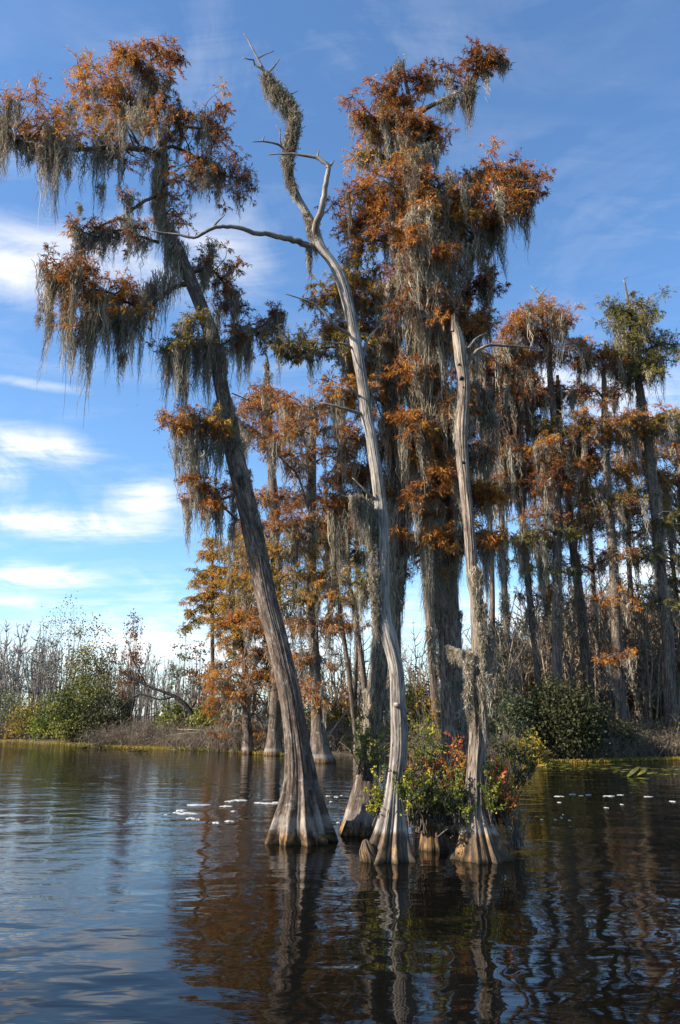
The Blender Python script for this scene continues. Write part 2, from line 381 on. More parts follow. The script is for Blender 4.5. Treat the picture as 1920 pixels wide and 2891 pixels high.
def limb(t, path, r0, r1, nb=0, spread=40, brad=30, ns=16, hue='rust', mossn=0, ml=(40, 120), mw=9, tmin=.35, upb=.35, nl=16,
         mat=None, sides=8, gnarl=.35, mossden=38, extra=(), dsp=1.0, leaf=None, taper=1.0, hang=(), name='limb', flat=.6, blobs=(), droop=.25):
    """a limb traced at its own depth; nb side branches each ending in a plume of foliage, mossn tufts hung along it"""
    mpp = MPP(t.Y, path[0][1]); mossn = int(mossn * .72 + .5); spread *= 1.1; mossden = int(mossden * .9)
    if not t.far: ns = ns * .8
    pts = smooth_path(t.pts(path), .08 if not t.far else .25)
    n = len(pts); rad = np.maximum(np.linspace(r0, r1, n) ** taper * (1 if taper == 1 else r0 ** (1 - taper)), .6) * mpp
    pts[1:-1] += rng.normal(size=(n - 2, 3)) * rad[1:-1, None] * gnarl * .5
    bm_, fm, mm = M(), M(), M()
    tube(bm_, pts, rad, sides)
    for pth in extra:                      # thorns, forks drawn by hand: list of points + radii px
        q, a, b = pth
        pp = smooth_path(t.pts(q), .06); tube(bm_, pp, np.linspace(a, b, len(pp)) * mpp, 6)
    ends = []
    ll = leaf or (12.5 if not t.far else 8.5) * (1 if not t.far else 1)
    for k in range(nb + len(blobs)):
        if k < nb:
            s = rng.uniform(tmin, 1) if k > 1 else 1 - .08 * k
            i = min(n - 1, int(s * (n - 1)))
            base = pts[i]
            off = np.array([rng.normal() * spread, rng.normal() * spread * dsp, rng.normal() * spread * .55 + upb * spread]) * mpp
            if s > .9: off *= .6
            c = base + off; br = brad * rng.uniform(.65, 1.35)
        else:
            b = blobs[k - nb]
            c = P(b[0], b[1], t.Y + (b[3] if len(b) > 3 else 0)); br = b[2]
            i = int(np.argmin(np.linalg.norm(pts - c, axis=1) + np.arange(n)[::-1] * .004)); base = pts[i]
            off = c - base
        mid = base + off * .5 + rng.normal(size=3) * np.linalg.norm(off) * .16 + np.array([0, 0, .08 * np.linalg.norm(off)])
        bp = smooth_path(np.array([base, mid, c]), .1 if not t.far else .4)
        rr = max(rad[i] * .5, .9 * mpp) ; rr = min(rr, 3.2 * mpp if not t.far else 2.2 * mpp)
        tube(bm_, bp, np.linspace(rr, .55 * mpp, len(bp)), 5)
        ends.append(bp)
        mat_, hu = HUES[hue]
        sprigs(fm, bm_, c, int(ns * (br / brad) ** 1.3) + 3, br * mpp, ll * mpp, ll * .095 * mpp, nl, hu, flat=flat, up=upb, droop=droop)
    lo = limb_obj = bm_.obj(name, mat or (TWIG if nb else t.bark), t.root)
    if fm.n: fm.obj('foliage', HUES[hue][0], lo, smooth=False)
    if mossn:
        T = []
        allp = [pts[int(tmin * .5 * n):]] + [e for e in ends]
        wts = np.array([len(pts) * .9] + [len(e) for e in ends], float); wts /= wts.sum()
        for k in range(mossn):
            a = allp[rng.choice(len(allp), p=wts)]; T.append(a[rng.integers(len(a))])
        T = np.array(T) + rng.normal(size=(mossn, 3)) * 3 * mpp
        L = np.clip(rng.lognormal(0, .45, mossn) * (ml[0] + ml[1]) * .42, ml[0] * .5, ml[1] * 1.25) * mpp
        moss_tufts(mm, T, L, mossden, mw * mpp, (1.05 if not t.far else 1.2) * mpp, K=7 if not t.far else 5)
    for h in hang:                          # single traced tufts: u, v, length px, width px, strands
        c = P(h[0], h[1], t.Y + (h[5] if len(h) > 5 else 0))
        moss_tufts(mm, np.array([c, c, c, c]) + rng.normal(size=(4, 3)) * h[3] * .45 * mpp, np.array([1, .8, .65, .5]) * h[2] * mpp, h[4] // 3, h[3] * .42 * mpp, 1.05 * mpp, K=9)
    if mm.n: mm.obj('spanish_moss', MOSSF if t.far else MOSS, lo, smooth=False)
    return lo

def trunk_moss(t, v0, v1, n, ml, den=30, mw=10, side=0, sw=1.05):
    """moss matted on the trunk between two photo heights"""
    m = M(); z0, z1 = P(0, v1, t.Y)[2], P(0, v0, t.Y)[2]
    sel = np.nonzero((t.trunk_pts[:, 2] > z0) & (t.trunk_pts[:, 2] < z1))[0]
    if len(sel) == 0: return
    i = rng.choice(sel, n); a = rng.uniform(0, 6.28, n)
    if side: a = np.where(rng.random(n) < .75, (np.pi if side < 0 else 0) + rng.normal(size=n) * .7, a)
    mpp = MPP(t.Y, (v0 + v1) / 2)
    p = t.trunk_pts[i] + np.stack([np.cos(a), np.sin(a), 0 * a], -1) * t.trunk_rad[i][:, None] * 1.05
    moss_tufts(m, p, rng.uniform(ml[0], ml[1], n) * mpp, den, mw * mpp, sw * mpp, K=7)
    m.obj('spanish_moss', MOSSF if t.far else MOSS, t.root, smooth=False)


# ================================================================== the leaning living cypress
b = G(850, 2374)
T1 = Tree('cypress_tree', 'tall leaning cypress with wide fluted base and rust needles, standing in water at the left', 'tree', b, b[1])
make_trunk(T1, [(850, 2374, 85), (849, 2345, 80), (848, 2310, 71), (849, 2270, 60), (848, 2220, 48), (845, 2160, 40), (836, 2080, 33), (822, 1980, 31), (803, 1890, 30.5), (779, 1789, 30), (753, 1689, 30), (705, 1459, 28), (665, 1300, 26), (648, 1230, 23),
     (633, 1138, 20), (607, 1000, 19), (595, 940, 21), (570, 870, 19), (545, 807, 19), (519, 745, 18), (491, 686, 17), (470, 640, 13), (460, 600, 11), (450, 540, 11, .05), (452, 480, 10, .05), (456, 419, 9, .1), (446, 370, 7, .1), (438, 320, 6, .1), (430, 250, 4, .1), (427, 190, 2.5, .1), (424, 140, 1.2, .1)],
     flutes=10, flare=1.5, sides=120, step=.04, ridge=.06, nr=34)
# long limb out to the left
limb(T1, [(456, 440, .1), (400, 420, -.2), (330, 416, -.5), (240, 420, -.7), (150, 424, -.8), (100, 405, -.8), (50, 395, -.7), (-30, 372, -.6)], 9, 2.5, nb=34, spread=46, brad=44, ns=15, hue='bright', mossn=85, ml=(50, 190), upb=.8, tmin=.1, mossden=34,
     blobs=[(150, 330, 40), (220, 330, 46), (190, 365, 42), (100, 355, 34), (30, 365, 38), (-15, 350, 40), (170, 395, 46), (270, 320, 42), (60, 350, 30)],
     hang=[(118, 415, 290, 22, 70, -.8), (128, 430, 180, 30, 60, -.8), (200, 300, 120, 14, 40, -.7), (5, 400, 140, 22, 50, -.6), (-5, 430, 150, 12, 30, -.6), (60, 405, 100, 8, 20, -.7), (185, 430, 130, 26, 50, -.8), (245, 430, 130, 26, 50, -.7), (310, 420, 150, 30, 60, -.5), (195, 480, 80, 8, 20)])
limb(T1, [(446, 350, .1), (400, 320, .3), (330, 290, .6), (260, 250, .8), (225, 215, .9)], 6, 1.5, nb=24, spread=48, brad=42, ns=15, hue='bright', mossn=26, ml=(50, 150), upb=.3, tmin=.2, blobs=[(220, 225, 26), (230, 260, 30), (330, 200, 40), (360, 250, 40), (290, 240, 36), (265, 300, 40)],
     hang=[(275, 310, 110, 18, 40, .7), (360, 260, 140, 30, 60, .4)])
limb(T1, [(430, 230, .1), (415, 200, -.1), (380, 175, -.3), (350, 160, -.4)], 3, 1, nb=12, spread=32, brad=34, ns=13, hue='rust', mossn=8, ml=(40, 110), upb=.2, blobs=[(330, 170, 28), (385, 150, 30)], hang=[(405, 190, 150, 22, 60)])
limb(T1, [(427, 170, .1), (450, 155, .2), (480, 145, .3), (505, 155, .3)], 2.5, 1, nb=10, spread=24, brad=30, ns=11, hue='rust', upb=.1, flat=.4, blobs=[(415, 125, 20), (445, 140, 26), (480, 165, 24), (400, 140, 24)])
limb(T1, [(440, 325, .1), (458, 295, 0), (470, 272, 0), (455, 262, -.1), (436, 262, -.1)], 6, 3, nb=5, spread=36, brad=24, ns=8, hue='rust', mossn=6, ml=(40, 120), hang=[(425, 200, 170, 18, 70, -.2), (410, 260, 190, 24, 80, -.2), (375, 300, 140, 26, 70, -.3), (400, 330, 170, 26, 80, -.3)], mat=BARK)
limb(T1, [(456, 419, .1), (480, 385, .1), (514, 356, .2)], 8, 4, nb=7, spread=42, brad=28, ns=9, hue='rust', mossn=8, ml=(40, 120), mat=BARK, blobs=[(490, 290, 24), (480, 250, 22), (500, 320, 24), (470, 210, 20)])
limb(T1, [(505, 420, .3), (540, 437, .4), (580, 455, .5), (610, 480, .5), (650, 500, .5), (695, 500, .5)], 5, 1.5, nb=28, spread=46, brad=34, ns=6, hue='brown', mossn=22, ml=(40, 130), upb=.0, tmin=.2, nl=12, blobs=[(560, 500, 32), (530, 470, 28), (640, 460, 30), (690, 480, 26), (590, 530, 30), (660, 540, 28), (540, 400, 26)], hang=[(618, 460, 150, 7, 24, .5), (612, 540, 90, 7, 16, .5), (690, 480, 130, 22, 40, .5), (660, 500, 90, 18, 30, .5)])
limb(T1, [(456, 430, .1), (480, 415, .3), (505, 420, .3)], 6, 5, mat=BARK)
limb(T1, [(514, 356, .2), (550, 360, .3), (590, 365, .3), (625, 345, .3)], 4, 1.2, nb=18, spread=42, brad=32, ns=7, hue='rust', mossn=14, ml=(50, 130), upb=.1, blobs=[(605, 330, 26), (545, 350, 28), (620, 380, 26)])
limb(T1, [(455, 530, 0), (490, 505, -.2), (515, 494, -.3), (560, 490, -.4), (592, 480, -.4)], 5, 2, nb=9, spread=36, brad=26, ns=8, hue='rust', mossn=8, ml=(40, 100), upb=0)
limb(T1, [(470, 600, 0), (490, 590, .3), (510, 620, .4)], 3, 1, nb=4, spread=22, brad=26, ns=10, hue='rust', blobs=[(500, 610, 24), (488, 630, 20)])
# bare dead twigs and mossy limb at middle left
limb(T1, [(448, 685, -.1), (415, 675, -.3), (380, 662, -.4), (350, 650, -.5), (310, 654, -.6), (285, 655, -.6)], 4.5, 2.5, nb=7, spread=40, brad=22, ns=8, hue='brown', mossn=12, ml=(40, 120), upb=-.3, hang=[(310, 670, 110, 12, 30, -.5), (335, 660, 90, 10, 24, -.5), (400, 680, 130, 26, 40, -.3)], mat=BARK)
limb(T1, [(455, 545, 0), (405, 570, -.4), (370, 595, -.5), (340, 615, -.6), (290, 635, -.7), (250, 660, -.8), (215, 640, -.8)], 5, 2, nb=9, spread=34, brad=24, ns=9, hue='rust', mossn=16, ml=(50, 130), tmin=.5, upb=-.1, mat=BARK,
     hang=[(290, 520, 150, 12, 40, -.5), (235, 660, 170, 20, 70, -.8), (222, 710, 130, 14, 50, -.8), (225, 590, 60, 9, 24, -.8), (212, 640, 80, 10, 26, -.8), (265, 640, 100, 12, 30, -.7)])
limb(T1, [(232, 680, -.8), (245, 740, -.8), (262, 775, -.8), (285, 790, -.7)], 1.6, 1.2, hang=[(225, 750, 120, 14, 50, -.8)])
# lower left spray with the great curtains
limb(T1, [(530, 800, 0), (490, 812, -.1), (450, 840, -.2), (390, 872, -.4), (340, 884, -.6), (300, 880, -.7), (265, 868, -.8), (232, 910, -.9), (208, 943, -.9)], 8, 1.6, nb=12, spread=42, brad=34, ns=11, hue='rust', mossn=44, ml=(60, 200), tmin=.35, upb=.1, mat=BARK,
     hang=[(440, 790, 260, 30, 110, -.2), (470, 780, 200, 24, 80, -.1), (420, 800, 240, 24, 80, -.2), (390, 850, 120, 20, 40, -.3)])
limb(T1, [(390, 866, -.4), (345, 848, -.6), (322, 832, -.7), (290, 822, -.8), (230, 806, -.9), (180, 800, -1), (150, 780, -1)], 5, 1.6, nb=26, spread=36, brad=32, ns=12, hue='rust', mossn=50, ml=(60, 240), tmin=.35, upb=.35,
     blobs=[(180, 760, 30), (195, 730, 26), (150, 790, 30), (125, 860, 24), (160, 850, 30), (310, 790, 26), (360, 800, 28), (170, 810, 30), (140, 910, 22)],
     hang=[(270, 830, 280, 42, 190, -.8), (250, 820, 330, 26, 100, -.8), (300, 830, 150, 24, 80, -.7), (205, 840, 270, 18, 70, -.9), (190, 890, 250, 14, 40, -.9), (140, 880, 250, 12, 36, -.9), (108, 890, 80, 6, 16, -.9), (330, 880, 190, 18, 50, -.6), (345, 1000, 110, 10, 36, -.6), (335, 950, 130, 14, 30, -.6), (380, 830, 150, 20, 50, -.4), (215, 960, 160, 12, 30, -.9)])
limb(T1, [(545, 772, .1), (590, 756, .4), (625, 790, .5), (655, 830, .6), (680, 870, .6)], 5, 1.4, nb=22, spread=34, brad=32, ns=9, hue='brown', mossn=30, ml=(40, 120), upb=.25, tmin=.2, blobs=[(640, 700, 24), (600, 690, 26), (580, 730, 26)], hang=[(645, 830, 70, 30, 90, .6), (640, 760, 120, 18, 40, .5)])
limb(T1, [(605, 990, .1), (640, 965, .3), (680, 945, .4), (740, 920, .5), (780, 890, .5), (800, 880, .5)], 5, 1.3, nb=20, spread=32, brad=30, ns=9, hue='brown', mossn=30, ml=(50, 170), upb=.2, tmin=.25, hang=[(690, 950, 170, 26, 60, .4), (640, 960, 150, 20, 50, .3), (770, 920, 120, 20, 40, .5)])
limb(T1, [(600, 970, -.1), (560, 962, -.3), (520, 970, -.5), (480, 990, -.6)], 7, 2, nb=16, spread=30, brad=32, ns=12, hue='og', mossn=30, ml=(80, 220), upb=.3, tmin=.1, hang=[(500, 985, 200, 34, 150, -.5), (550, 980, 210, 34, 150, -.3), (480, 1000, 180, 16, 60, -.6), (580, 990, 240, 24, 90, -.1), (525, 1080, 130, 12, 30, -.4)], mossden=40)
limb(T1, [(640, 1240, -.1), (600, 1215, -.3), (560, 1205, -.4), (510, 1200, -.5), (480, 1195, -.5)], 6, 1.5, nb=20, spread=30, brad=36, ns=15, hue='bright', mossn=26, ml=(60, 200), upb=.25, tmin=.15, hang=[(540, 1230, 330, 18, 80, -.4), (525, 1250, 220, 40, 120, -.4), (580, 1240, 220, 30, 90, -.3), (630, 1230, 200, 18, 60, -.2), (535, 1440, 140, 8, 30, -.4), (600, 1200, 110, 30, 70)])
limb(T1, [(672, 1470, -.1), (640, 1440, -.2), (610, 1425, -.3), (580, 1440, -.4)], 4, 1.5, nb=9, spread=26, brad=26, ns=10, hue='rust', mossn=14, ml=(60, 160), upb=.2, hang=[(660, 1420, 140, 12, 40)])
limb(T1, [(650, 1400, .1), (620, 1410, -.2), (590, 1385, -.3), (560, 1370, -.4), (535, 1365, -.4)], 4, 1.4, nb=12, spread=24, brad=26, ns=10, hue='rust', mossn=14, ml=(50, 130), upb=.3, blobs=[(530, 1360, 20), (540, 1395, 22), (650, 1345, 22)], hang=[(655, 1480, 190, 9, 30)])
limb(T1, [(655, 1110, .1), (690, 1125, .2), (712, 1134, .2)], 2, 1.2)
trunk_moss(T1, 400, 720, 60, (60, 200), 34, 9)
trunk_moss(T1, 930, 1300, 46, (50, 150), 30, 7, side=1)
trunk_moss(T1, 1150, 1650, 26, (40, 120), 24, 5, side=1)

# ================================================================== the bare bleached snag
b = G(1100, 2425)
T2 = Tree('dead_tree', 'bare bleached dead tree with a crooked top and long bare limb reaching left', 'dead tree', b, b[1], bark=DEAD)
make_trunk(T2, [(1098, 2425, 68), (1100, 2400, 57), (1104, 2360, 45), (1110, 2310, 36), (1114, 2250, 27), (1119, 2190, 22), (1127, 2104, 23), (1124, 1990, 22), (1118, 1890, 20), (1100, 1810, 22), (1086, 1750, 20), (1083, 1680, 17), (1082, 1551, 16), (1075, 1430, 17), (1058, 1300, 16), (1046, 1220, 15), (1037, 1184, 16), (1025, 1092, 14.5), (1010, 1000, 15.5), (990, 890, 15), (965, 794, 17, .05), (940, 745, 15, .05), (905, 700, 16, .05), (893, 670, 15, .08), (875, 620, 12, .1), (838, 555, 12, .12), (820, 500, 11, .12), (812, 412, 12, .1), (825, 360, 12, .05), (828, 320, 13, .0), (795, 265, 13, -.05), (765, 225, 8, -.05), (751, 207, 5, -.05), (728, 166, 3, -.05), (703, 118, 2, -.05), (690, 95, 1.6, -.05)],
     flutes=9, flare=1.7, sides=84, rough=.06, ridge=.03, nr=20, step=.045)
D = dict(mat=DEAD, gnarl=.25)
limb(T2, [(751, 207, -.05), (735, 192, -.1), (719, 183, -.1), (716, 169, -.12), (700, 167, -.15), (684, 162, -.15)], 4, 1.2, **D)
limb(T2, [(728, 166, -.05), (745, 155, 0), (758, 150, .05), (773, 144, .05)], 2.2, 1, **D)
limb(T2, [(757, 208, -.05), (772, 190, 0), (790, 165, .05)], 3.5, 1.2, **D)
limb(T2, [(808, 270, 0), (826, 264, .05), (842, 256, .1)], 3, .8, **D)
limb(T2, [(806, 425, .1), (785, 408, -.1), (750, 400, -.2), (707, 400, -.25)], 4, 1.2, extra=[([(742, 398, -.2), (747, 383, -.2)], 3, .7)], **D)
limb(T2, [(803, 425, .1), (790, 395, 0), (791, 375, 0), (779, 353, 0)], 3.5, .8, extra=[([(790, 372, 0), (796, 358, .05)], 1.6, .5)], **D)
limb(T2, [(893, 672, .08), (893, 635, -.1), (908, 590, -.25), (918, 530, -.35), (928, 474, -.4), (912, 456, -.42), (892, 444, -.42), (850, 437, -.4), (798, 434, -.35), (757, 437, -.3)], 11, 1.4, extra=[([(925, 476, -.4), (936, 464, -.4), (944, 451, -.4)], 6, 1), ([(897, 446, -.42), (898, 434, -.42), (902, 422, -.42)], 4.5, .8)], **D)
limb(T2, [(880, 700, .05), (845, 683, -.1), (810, 673, -.25), (760, 662, -.4), (716, 657, -.5), (675, 643, -.6), (640, 640, -.65), (610, 641, -.7), (580, 655, -.7), (548, 671, -.7), (510, 664, -.7), (475, 660, -.7), (427, 652, -.7)], 10, 2, extra=[([(602, 642, -.7), (612, 628, -.7), (636, 606, -.7)], 4, .8)], **D)
limb(T2, [(918, 718, .05), (925, 705, .0), (929, 692, 0)], 3.5, .6, **D)
limb(T2, [(992, 945, 0), (960, 930, -.15), (933, 905, -.3), (905, 872, -.35), (875, 852, -.4), (804, 829, -.5)], 5.5, 1.2, **D)
limb(T2, [(1022, 1022, 0), (1030, 985, .1), (1041, 955, .2), (1074, 917, .3), (1120, 872, .35)], 5, 1.2, **D)
limb(T2, [(998, 985, 0), (975, 972, -.1), (957, 970, -.15), (908, 963, -.3)], 4, 1, **D)
limb(T2, [(1014, 1120, 0), (1000, 1105, -.1), (975, 1087, -.2)], 4, 1.5, **D)
limb(T2, [(1022, 1168, 0), (1000, 1162, -.1), (950, 1147, -.2), (905, 1137, -.25)], 6, 1.5, **D)
limb(T2, [(1062, 1412, 0), (1045, 1398, -.1), (1028, 1381, -.15), (995, 1349, -.2)], 5, 1.5, **D)
limb(T2, [(1068, 1757, 0), (1056, 1756, -.05), (1050, 1755, -.1)], 3, .8, **D)
limb(T2, [(1066, 1545, 0), (1058, 1540, -.03), (1056, 1530, -.05)], 5, 2, **D)
limb(T2, [(1119, 1990, -.12), (1123, 1990, -.2)], 8, 5, name='knot', **D)
m = M()
def tm(pth, n, ml, w=9, den=40):
    A = smooth_path(T2.pts(pth), .05); i = rng.integers(0, len(A), n)
    moss_tufts(m, A[i], rng.uniform(*ml, n) * MPP(T2.Y, pth[0][1]), den, w * MPP(T2.Y, pth[0][1]), 1.0 * MPP(T2.Y, pth[0][1]))
tm([(752, 212, -.1), (775, 240, -.1), (800, 268, -.1), (825, 300, -.1), (835, 330, -.1)], 52, (35, 105))
tm([(832, 330, -.1), (828, 370, -.1), (815, 420, -.05), (812, 470, 0)], 46, (40, 105))
tm([(812, 470, 0), (825, 520, 0), (840, 560, .0)], 12, (20, 50), 6)
tm([(862, 600, .05), (885, 640, .05), (895, 670, .05)], 20, (30, 80), 7)
tm([(872, 690, 0), (880, 700, 0)], 4, (80, 140), 4)
tm([(1050, 1440, -.05), (1052, 1500, -.05), (1055, 1620, -.08), (1062, 1720, -.08)], 44, (50, 130), 7)
tm([(1000, 1400, -.3), (1030, 1410, -.2), (1050, 1450, -.1)], 16, (60, 150), 8)
m.obj('spanish_moss', MOSS, T2.root, smooth=False)
# broken buttress root at its foot
r0_ = G(1040, 2432)
A = smooth_path(np.array([r0_ + [.12, .12, -.35], r0_ + [.05, .03, .02], r0_ + [.0, 0, .14], r0_ + [-.03, 0, .25], r0_ + [-.035, 0, .29]]), .02)
m = M(); tube(m, A, np.interp(np.linspace(0, 1, len(A)), [0, .5, .75, .9, 1], [.19, .15, .11, .06, .02]), 48, lambda R_, th, ln, p: R_ * (1 + .12 * np.sin(7 * th + ln * 2) + .09 * np.sin(13 * th + 3 * np.sin(ln * 9)) + .12 * np.sin(3 * th + ln * 14)), upright=True)
m.obj('root', SNAG, T2.root)

# ================================================================== the broken mossy snag on the right
b = G(1355, 2425)
T3 = Tree('dead_tree', 'broken-topped pale dead trunk with woodpecker holes, moss on its lower half, right of the bushes', 'dead tree', b, b[1], bark=SNAG)
make_trunk(T3, [(1362, 2425, 68), (1357, 2390, 53), (1350, 2340, 40), (1344, 2290, 30), (1343, 2220, 25), (1346, 2151, 23), (1351, 2059, 24), (1346, 1944, 24), (1350, 1860, 21), (1347, 1738, 19), (1343, 1680, 17), (1334, 1641, 16), (1327, 1531, 15), (1318, 1421, 15), (1307, 1310, 16), (1303, 1240, 17), (1303, 1200, 18), (1309, 1130, 16), (1310, 1068, 15), (1302, 1020, 16), (1298, 980, 16), (1291, 940, 14), (1287, 925, 11), (1283, 912, 8)],
     flutes=9, flare=1.9, sides=90, rough=.10, ridge=.07, step=.045)
D = dict(mat=SNAG, gnarl=.25)
limb(T3, [(1318, 1030, 0), (1335, 1003, .2), (1355, 985, .3), (1385, 974, .4), (1420, 976, .5), (1460, 978, .6), (1525, 985, .8)], 6, 2, extra=[([(1410, 975, .5), (1420, 962, .5)], 3, 1)], **D)
limb(T3, [(1322, 985, .3), (1345, 955, .5), (1375, 940, .7)], 4, 1.5, **D)
m = M()   # splintered top
for (du, dy, w, hh) in ((-7, 0, 5, 30), (-2, -.03, 5, 20), (3, .02, 5, 24), (6, -.02, 4, 10), (0, .05, 5, 34), (-5, -.05, 4, 14)):
    A = T3.pts([(1285 + du, 935, dy), (1284 + du, 918, dy), (1282 + du * .8, 918 - hh, dy)]); tube(m, smooth_path(A, .03), np.linspace(w, .5, len(smooth_path(A, .03))) * MPP(T3.Y, 915), 6)
m.obj('broken_top', SNAG, T3.root)
for (u, v, r) in ((1303, 1074, 5.5), (1309, 1311, 5), (1296, 1035, 3), (1308, 1100, 2.6)):
    m = M(); c = P(u, v, T3.Y); A = np.array([c + np.array([-.01, -16.5 * MPP(T3.Y, v), 0]), c + np.array([-.01, -2 * MPP(T3.Y, v), 0])])
    tube(m, A, np.array([r, r]) * MPP(T3.Y, v), 12, cap=False)
    tube(m, np.array([A[0] + [0, .004, 0], A[0] + [0, -.002, 0]]), np.array([r, r * .8]) * MPP(T3.Y, v), 12)
    m.obj('woodpecker_hole', HOLE, T3.root)
m = M()
A = smooth_path(T3.pts([(1346, 1600, -.2), (1355, 1700, -.2), (1365, 1830, -.2), (1360, 1960, -.2)]), .05)
i = rng.integers(0, len(A), 46); mp = MPP(T3.Y, 1800)
moss_tufts(m, A[i] + rng.normal(size=(46, 3)) * [7 * mp, .03, 0], rng.uniform(30, 160, 46) * mp, 40, 6 * mp, 1.0 * mp)
A = smooth_path(T3.pts([(1325, 1840, -.15), (1322, 1920, -.2), (1318, 2000, -.2)]), .05); i = rng.integers(0, len(A), 18)
moss_tufts(m, A[i], rng.uniform(30, 140, 18) * mp, 40, 6 * mp, 1.0 * mp)
A = smooth_path(T3.pts([(1330, 1835, 0), (1310, 1838, .5), (1290, 1835, 1.2), (1268, 1825, 2.0)]), .03); i = rng.integers(0, len(A), 20)
moss_tufts(m, A[i], rng.uniform(15, 60, 20) * mp, 40, 5 * mp, 1.0 * mp)
m.obj('spanish_moss', MOSS, T3.root, smooth=False)

# ================================================================== the great mossy cypress at the centre
b = G(1285, 2340)
T4 = Tree('cypress_tree', 'tallest cypress at the centre, its thick crown of rust needles wrapped in grey moss', 'tree', b, b[1])
make_trunk(T4, [(1290, 2340, 80), (1288, 2280, 62), (1286, 2200, 50), (1283, 2100, 37), (1278, 1960, 31), (1272, 1830, 31), (1262, 1700, 32), (1252, 1550, 33), (1240, 1400, 33), (1228, 1200, 34), (1212, 1000, 29), (1198, 850, 25), (1188, 700, 21), (1180, 560, 17), (1172, 450, 13), (1165, 350, 9), (1158, 290, 6), (1146, 235, 4.5), (1138, 195, 4), (1118, 180, 2.5)],
     flutes=9, flare=.9, sides=90, ridge=.06, nr=28)
def L4(path, r0, r1, **k): return limb(T4, path, r0, r1, **k)
L4([(1162, 320, 0), (1125, 290, -.2), (1090, 262, -.3), (1080, 240, -.3)], 4, 1.4, nb=16, spread=26, brad=26, ns=11, hue='brown', mossn=8, ml=(30, 80), upb=.2, blobs=[(1120, 200, 22), (1100, 230, 22), (1190, 220, 22), (1165, 215, 20), (1205, 250, 24)])
L4([(1160, 300, 0), (1185, 265, .2), (1215, 230, .3), (1222, 200, .3)], 3, 1.2, nb=12, spread=26, brad=24, ns=10, hue='brown', mossn=4, ml=(30, 60), upb=.1)
L4([(1178, 330, 0), (1205, 305, -.1), (1240, 288, -.2), (1280, 268, -.3), (1310, 250, -.3), (1340, 208, -.4), (1348, 190, -.4), (1380, 165, -.4), (1410, 170, -.4)], 7, 1.6, nb=20, spread=22, brad=24, ns=9, hue='brown', mossn=26, ml=(30, 90), tmin=.45, upb=.2, mat=BARK,
   hang=[(1318, 265, 160, 22, 110, -.3), (1330, 260, 110, 20, 60, -.3), (1255, 285, 70, 22, 60, -.2), (1275, 275, 90, 14, 50, -.3), (1365, 180, 90, 12, 40, -.4), (1345, 150, 50, 14, 40, -.4)], blobs=[(1345, 145, 20), (1395, 165, 22), (1280, 205, 20), (1300, 200, 20), (1375, 145, 20), (1255, 230, 18)])
L4([(1175, 400, 0), (1120, 355, -.3), (1080, 340, -.4), (1045, 332, -.5), (1003, 324, -.5)], 7, 3.2, nb=26, spread=38, brad=32, ns=13, hue='rust', mossn=22, ml=(50, 150), tmin=.15, upb=-.2, mat=BARK, blobs=[(1060, 350, 32), (1090, 330, 32), (1040, 380, 32), (1070, 310, 28), (1130, 330, 28)], hang=[(1090, 370, 170, 26, 90, -.4), (1120, 390, 190, 24, 100, -.3), (1150, 400, 200, 26, 120, -.3), (1110, 235, 70, 8, 24, -.3)])
L4([(1178, 480, 0), (1120, 440, .1), (1060, 430, .1), (1015, 455, .1)], 5, 1.6, nb=16, spread=26, brad=28, ns=10, hue='gold', mossn=8, ml=(30, 80), upb=.1, tmin=.3)
L4([(1172, 420, 0), (1205, 380, -.2), (1232, 362, -.3)], 4, 1.6, nb=14, spread=22, brad=26, ns=11, hue='rust', mossn=10, ml=(60, 150), upb=.0, hang=[(1190, 350, 220, 24, 110, -.3), (1215, 400, 170, 22, 90, -.3), (1185, 500, 140, 24, 100, -.4)])
for (p_, hue, nbk) in (([(1180, 600, 0), (1120, 545, -.5), (1060, 520, -.8), (1000, 550, -1)], 'rust', 20), ([(1185, 660, 0), (1120, 610, -.2), (1050, 600, -.4), (985, 645, -.6)], 'rust', 20), ([(1190, 740, 0), (1120, 690, .2), (1040, 680, .4), (975, 700, .5)], 'brown', 18), ([(1180, 570, 0), (1160, 520, -.7), (1140, 500, -1.2), (1110, 500, -1.6)], 'bright', 13),
                       ([(1185, 620, 0), (1215, 560, -.8), (1235, 530, -1.2), (1250, 540, -1.5)], 'rust', 18), ([(1190, 680, 0), (1235, 640, -.6), (1275, 610, -.9), (1300, 620, -1)], 'rust', 18), ([(1190, 700, 0), (1150, 660, -.8), (1110, 640, -1.4), (1090, 650, -1.7)], 'rust', 15), ([(1190, 700, 0), (1210, 640, .8), (1180, 600, 1.4), (1120, 590, 1.6)], 'brown', 18), ([(1190, 690, 0), (1240, 640, .8), (1280, 580, 1.3)], 'brown', 16)):
    L4(p_, 7, 1.8, nb=nbk, spread=48, brad=32, ns=12, hue=hue, mossn=22, ml=(40, 130), tmin=.2, upb=.1)
L4([(1205, 850, 0), (1250, 790, -.2), (1290, 730, -.3), (1340, 670, -.5), (1390, 610, -.6), (1430, 540, -.6), (1465, 480, -.6)], 14, 2, nb=38, spread=48, brad=30, ns=11, hue='rust', mossn=60, ml=(60, 170), tmin=.45, upb=.1, mat=BARK, blobs=[(1370, 480, 32), (1400, 490, 32), (1460, 450, 30), (1430, 500, 34), (1480, 470, 30), (1350, 530, 34), (1330, 500, 30)],
   hang=[(1482, 560, 180, 20, 120, -.6), (1470, 545, 150, 28, 110, -.6), (1490, 600, 140, 10, 40, -.6), (1420, 560, 150, 24, 80, -.6), (1390, 620, 170, 30, 110, -.5), (1360, 660, 170, 34, 130, -.5), (1330, 700, 150, 34, 130, -.4), (1300, 740, 160, 30, 110, -.3)])
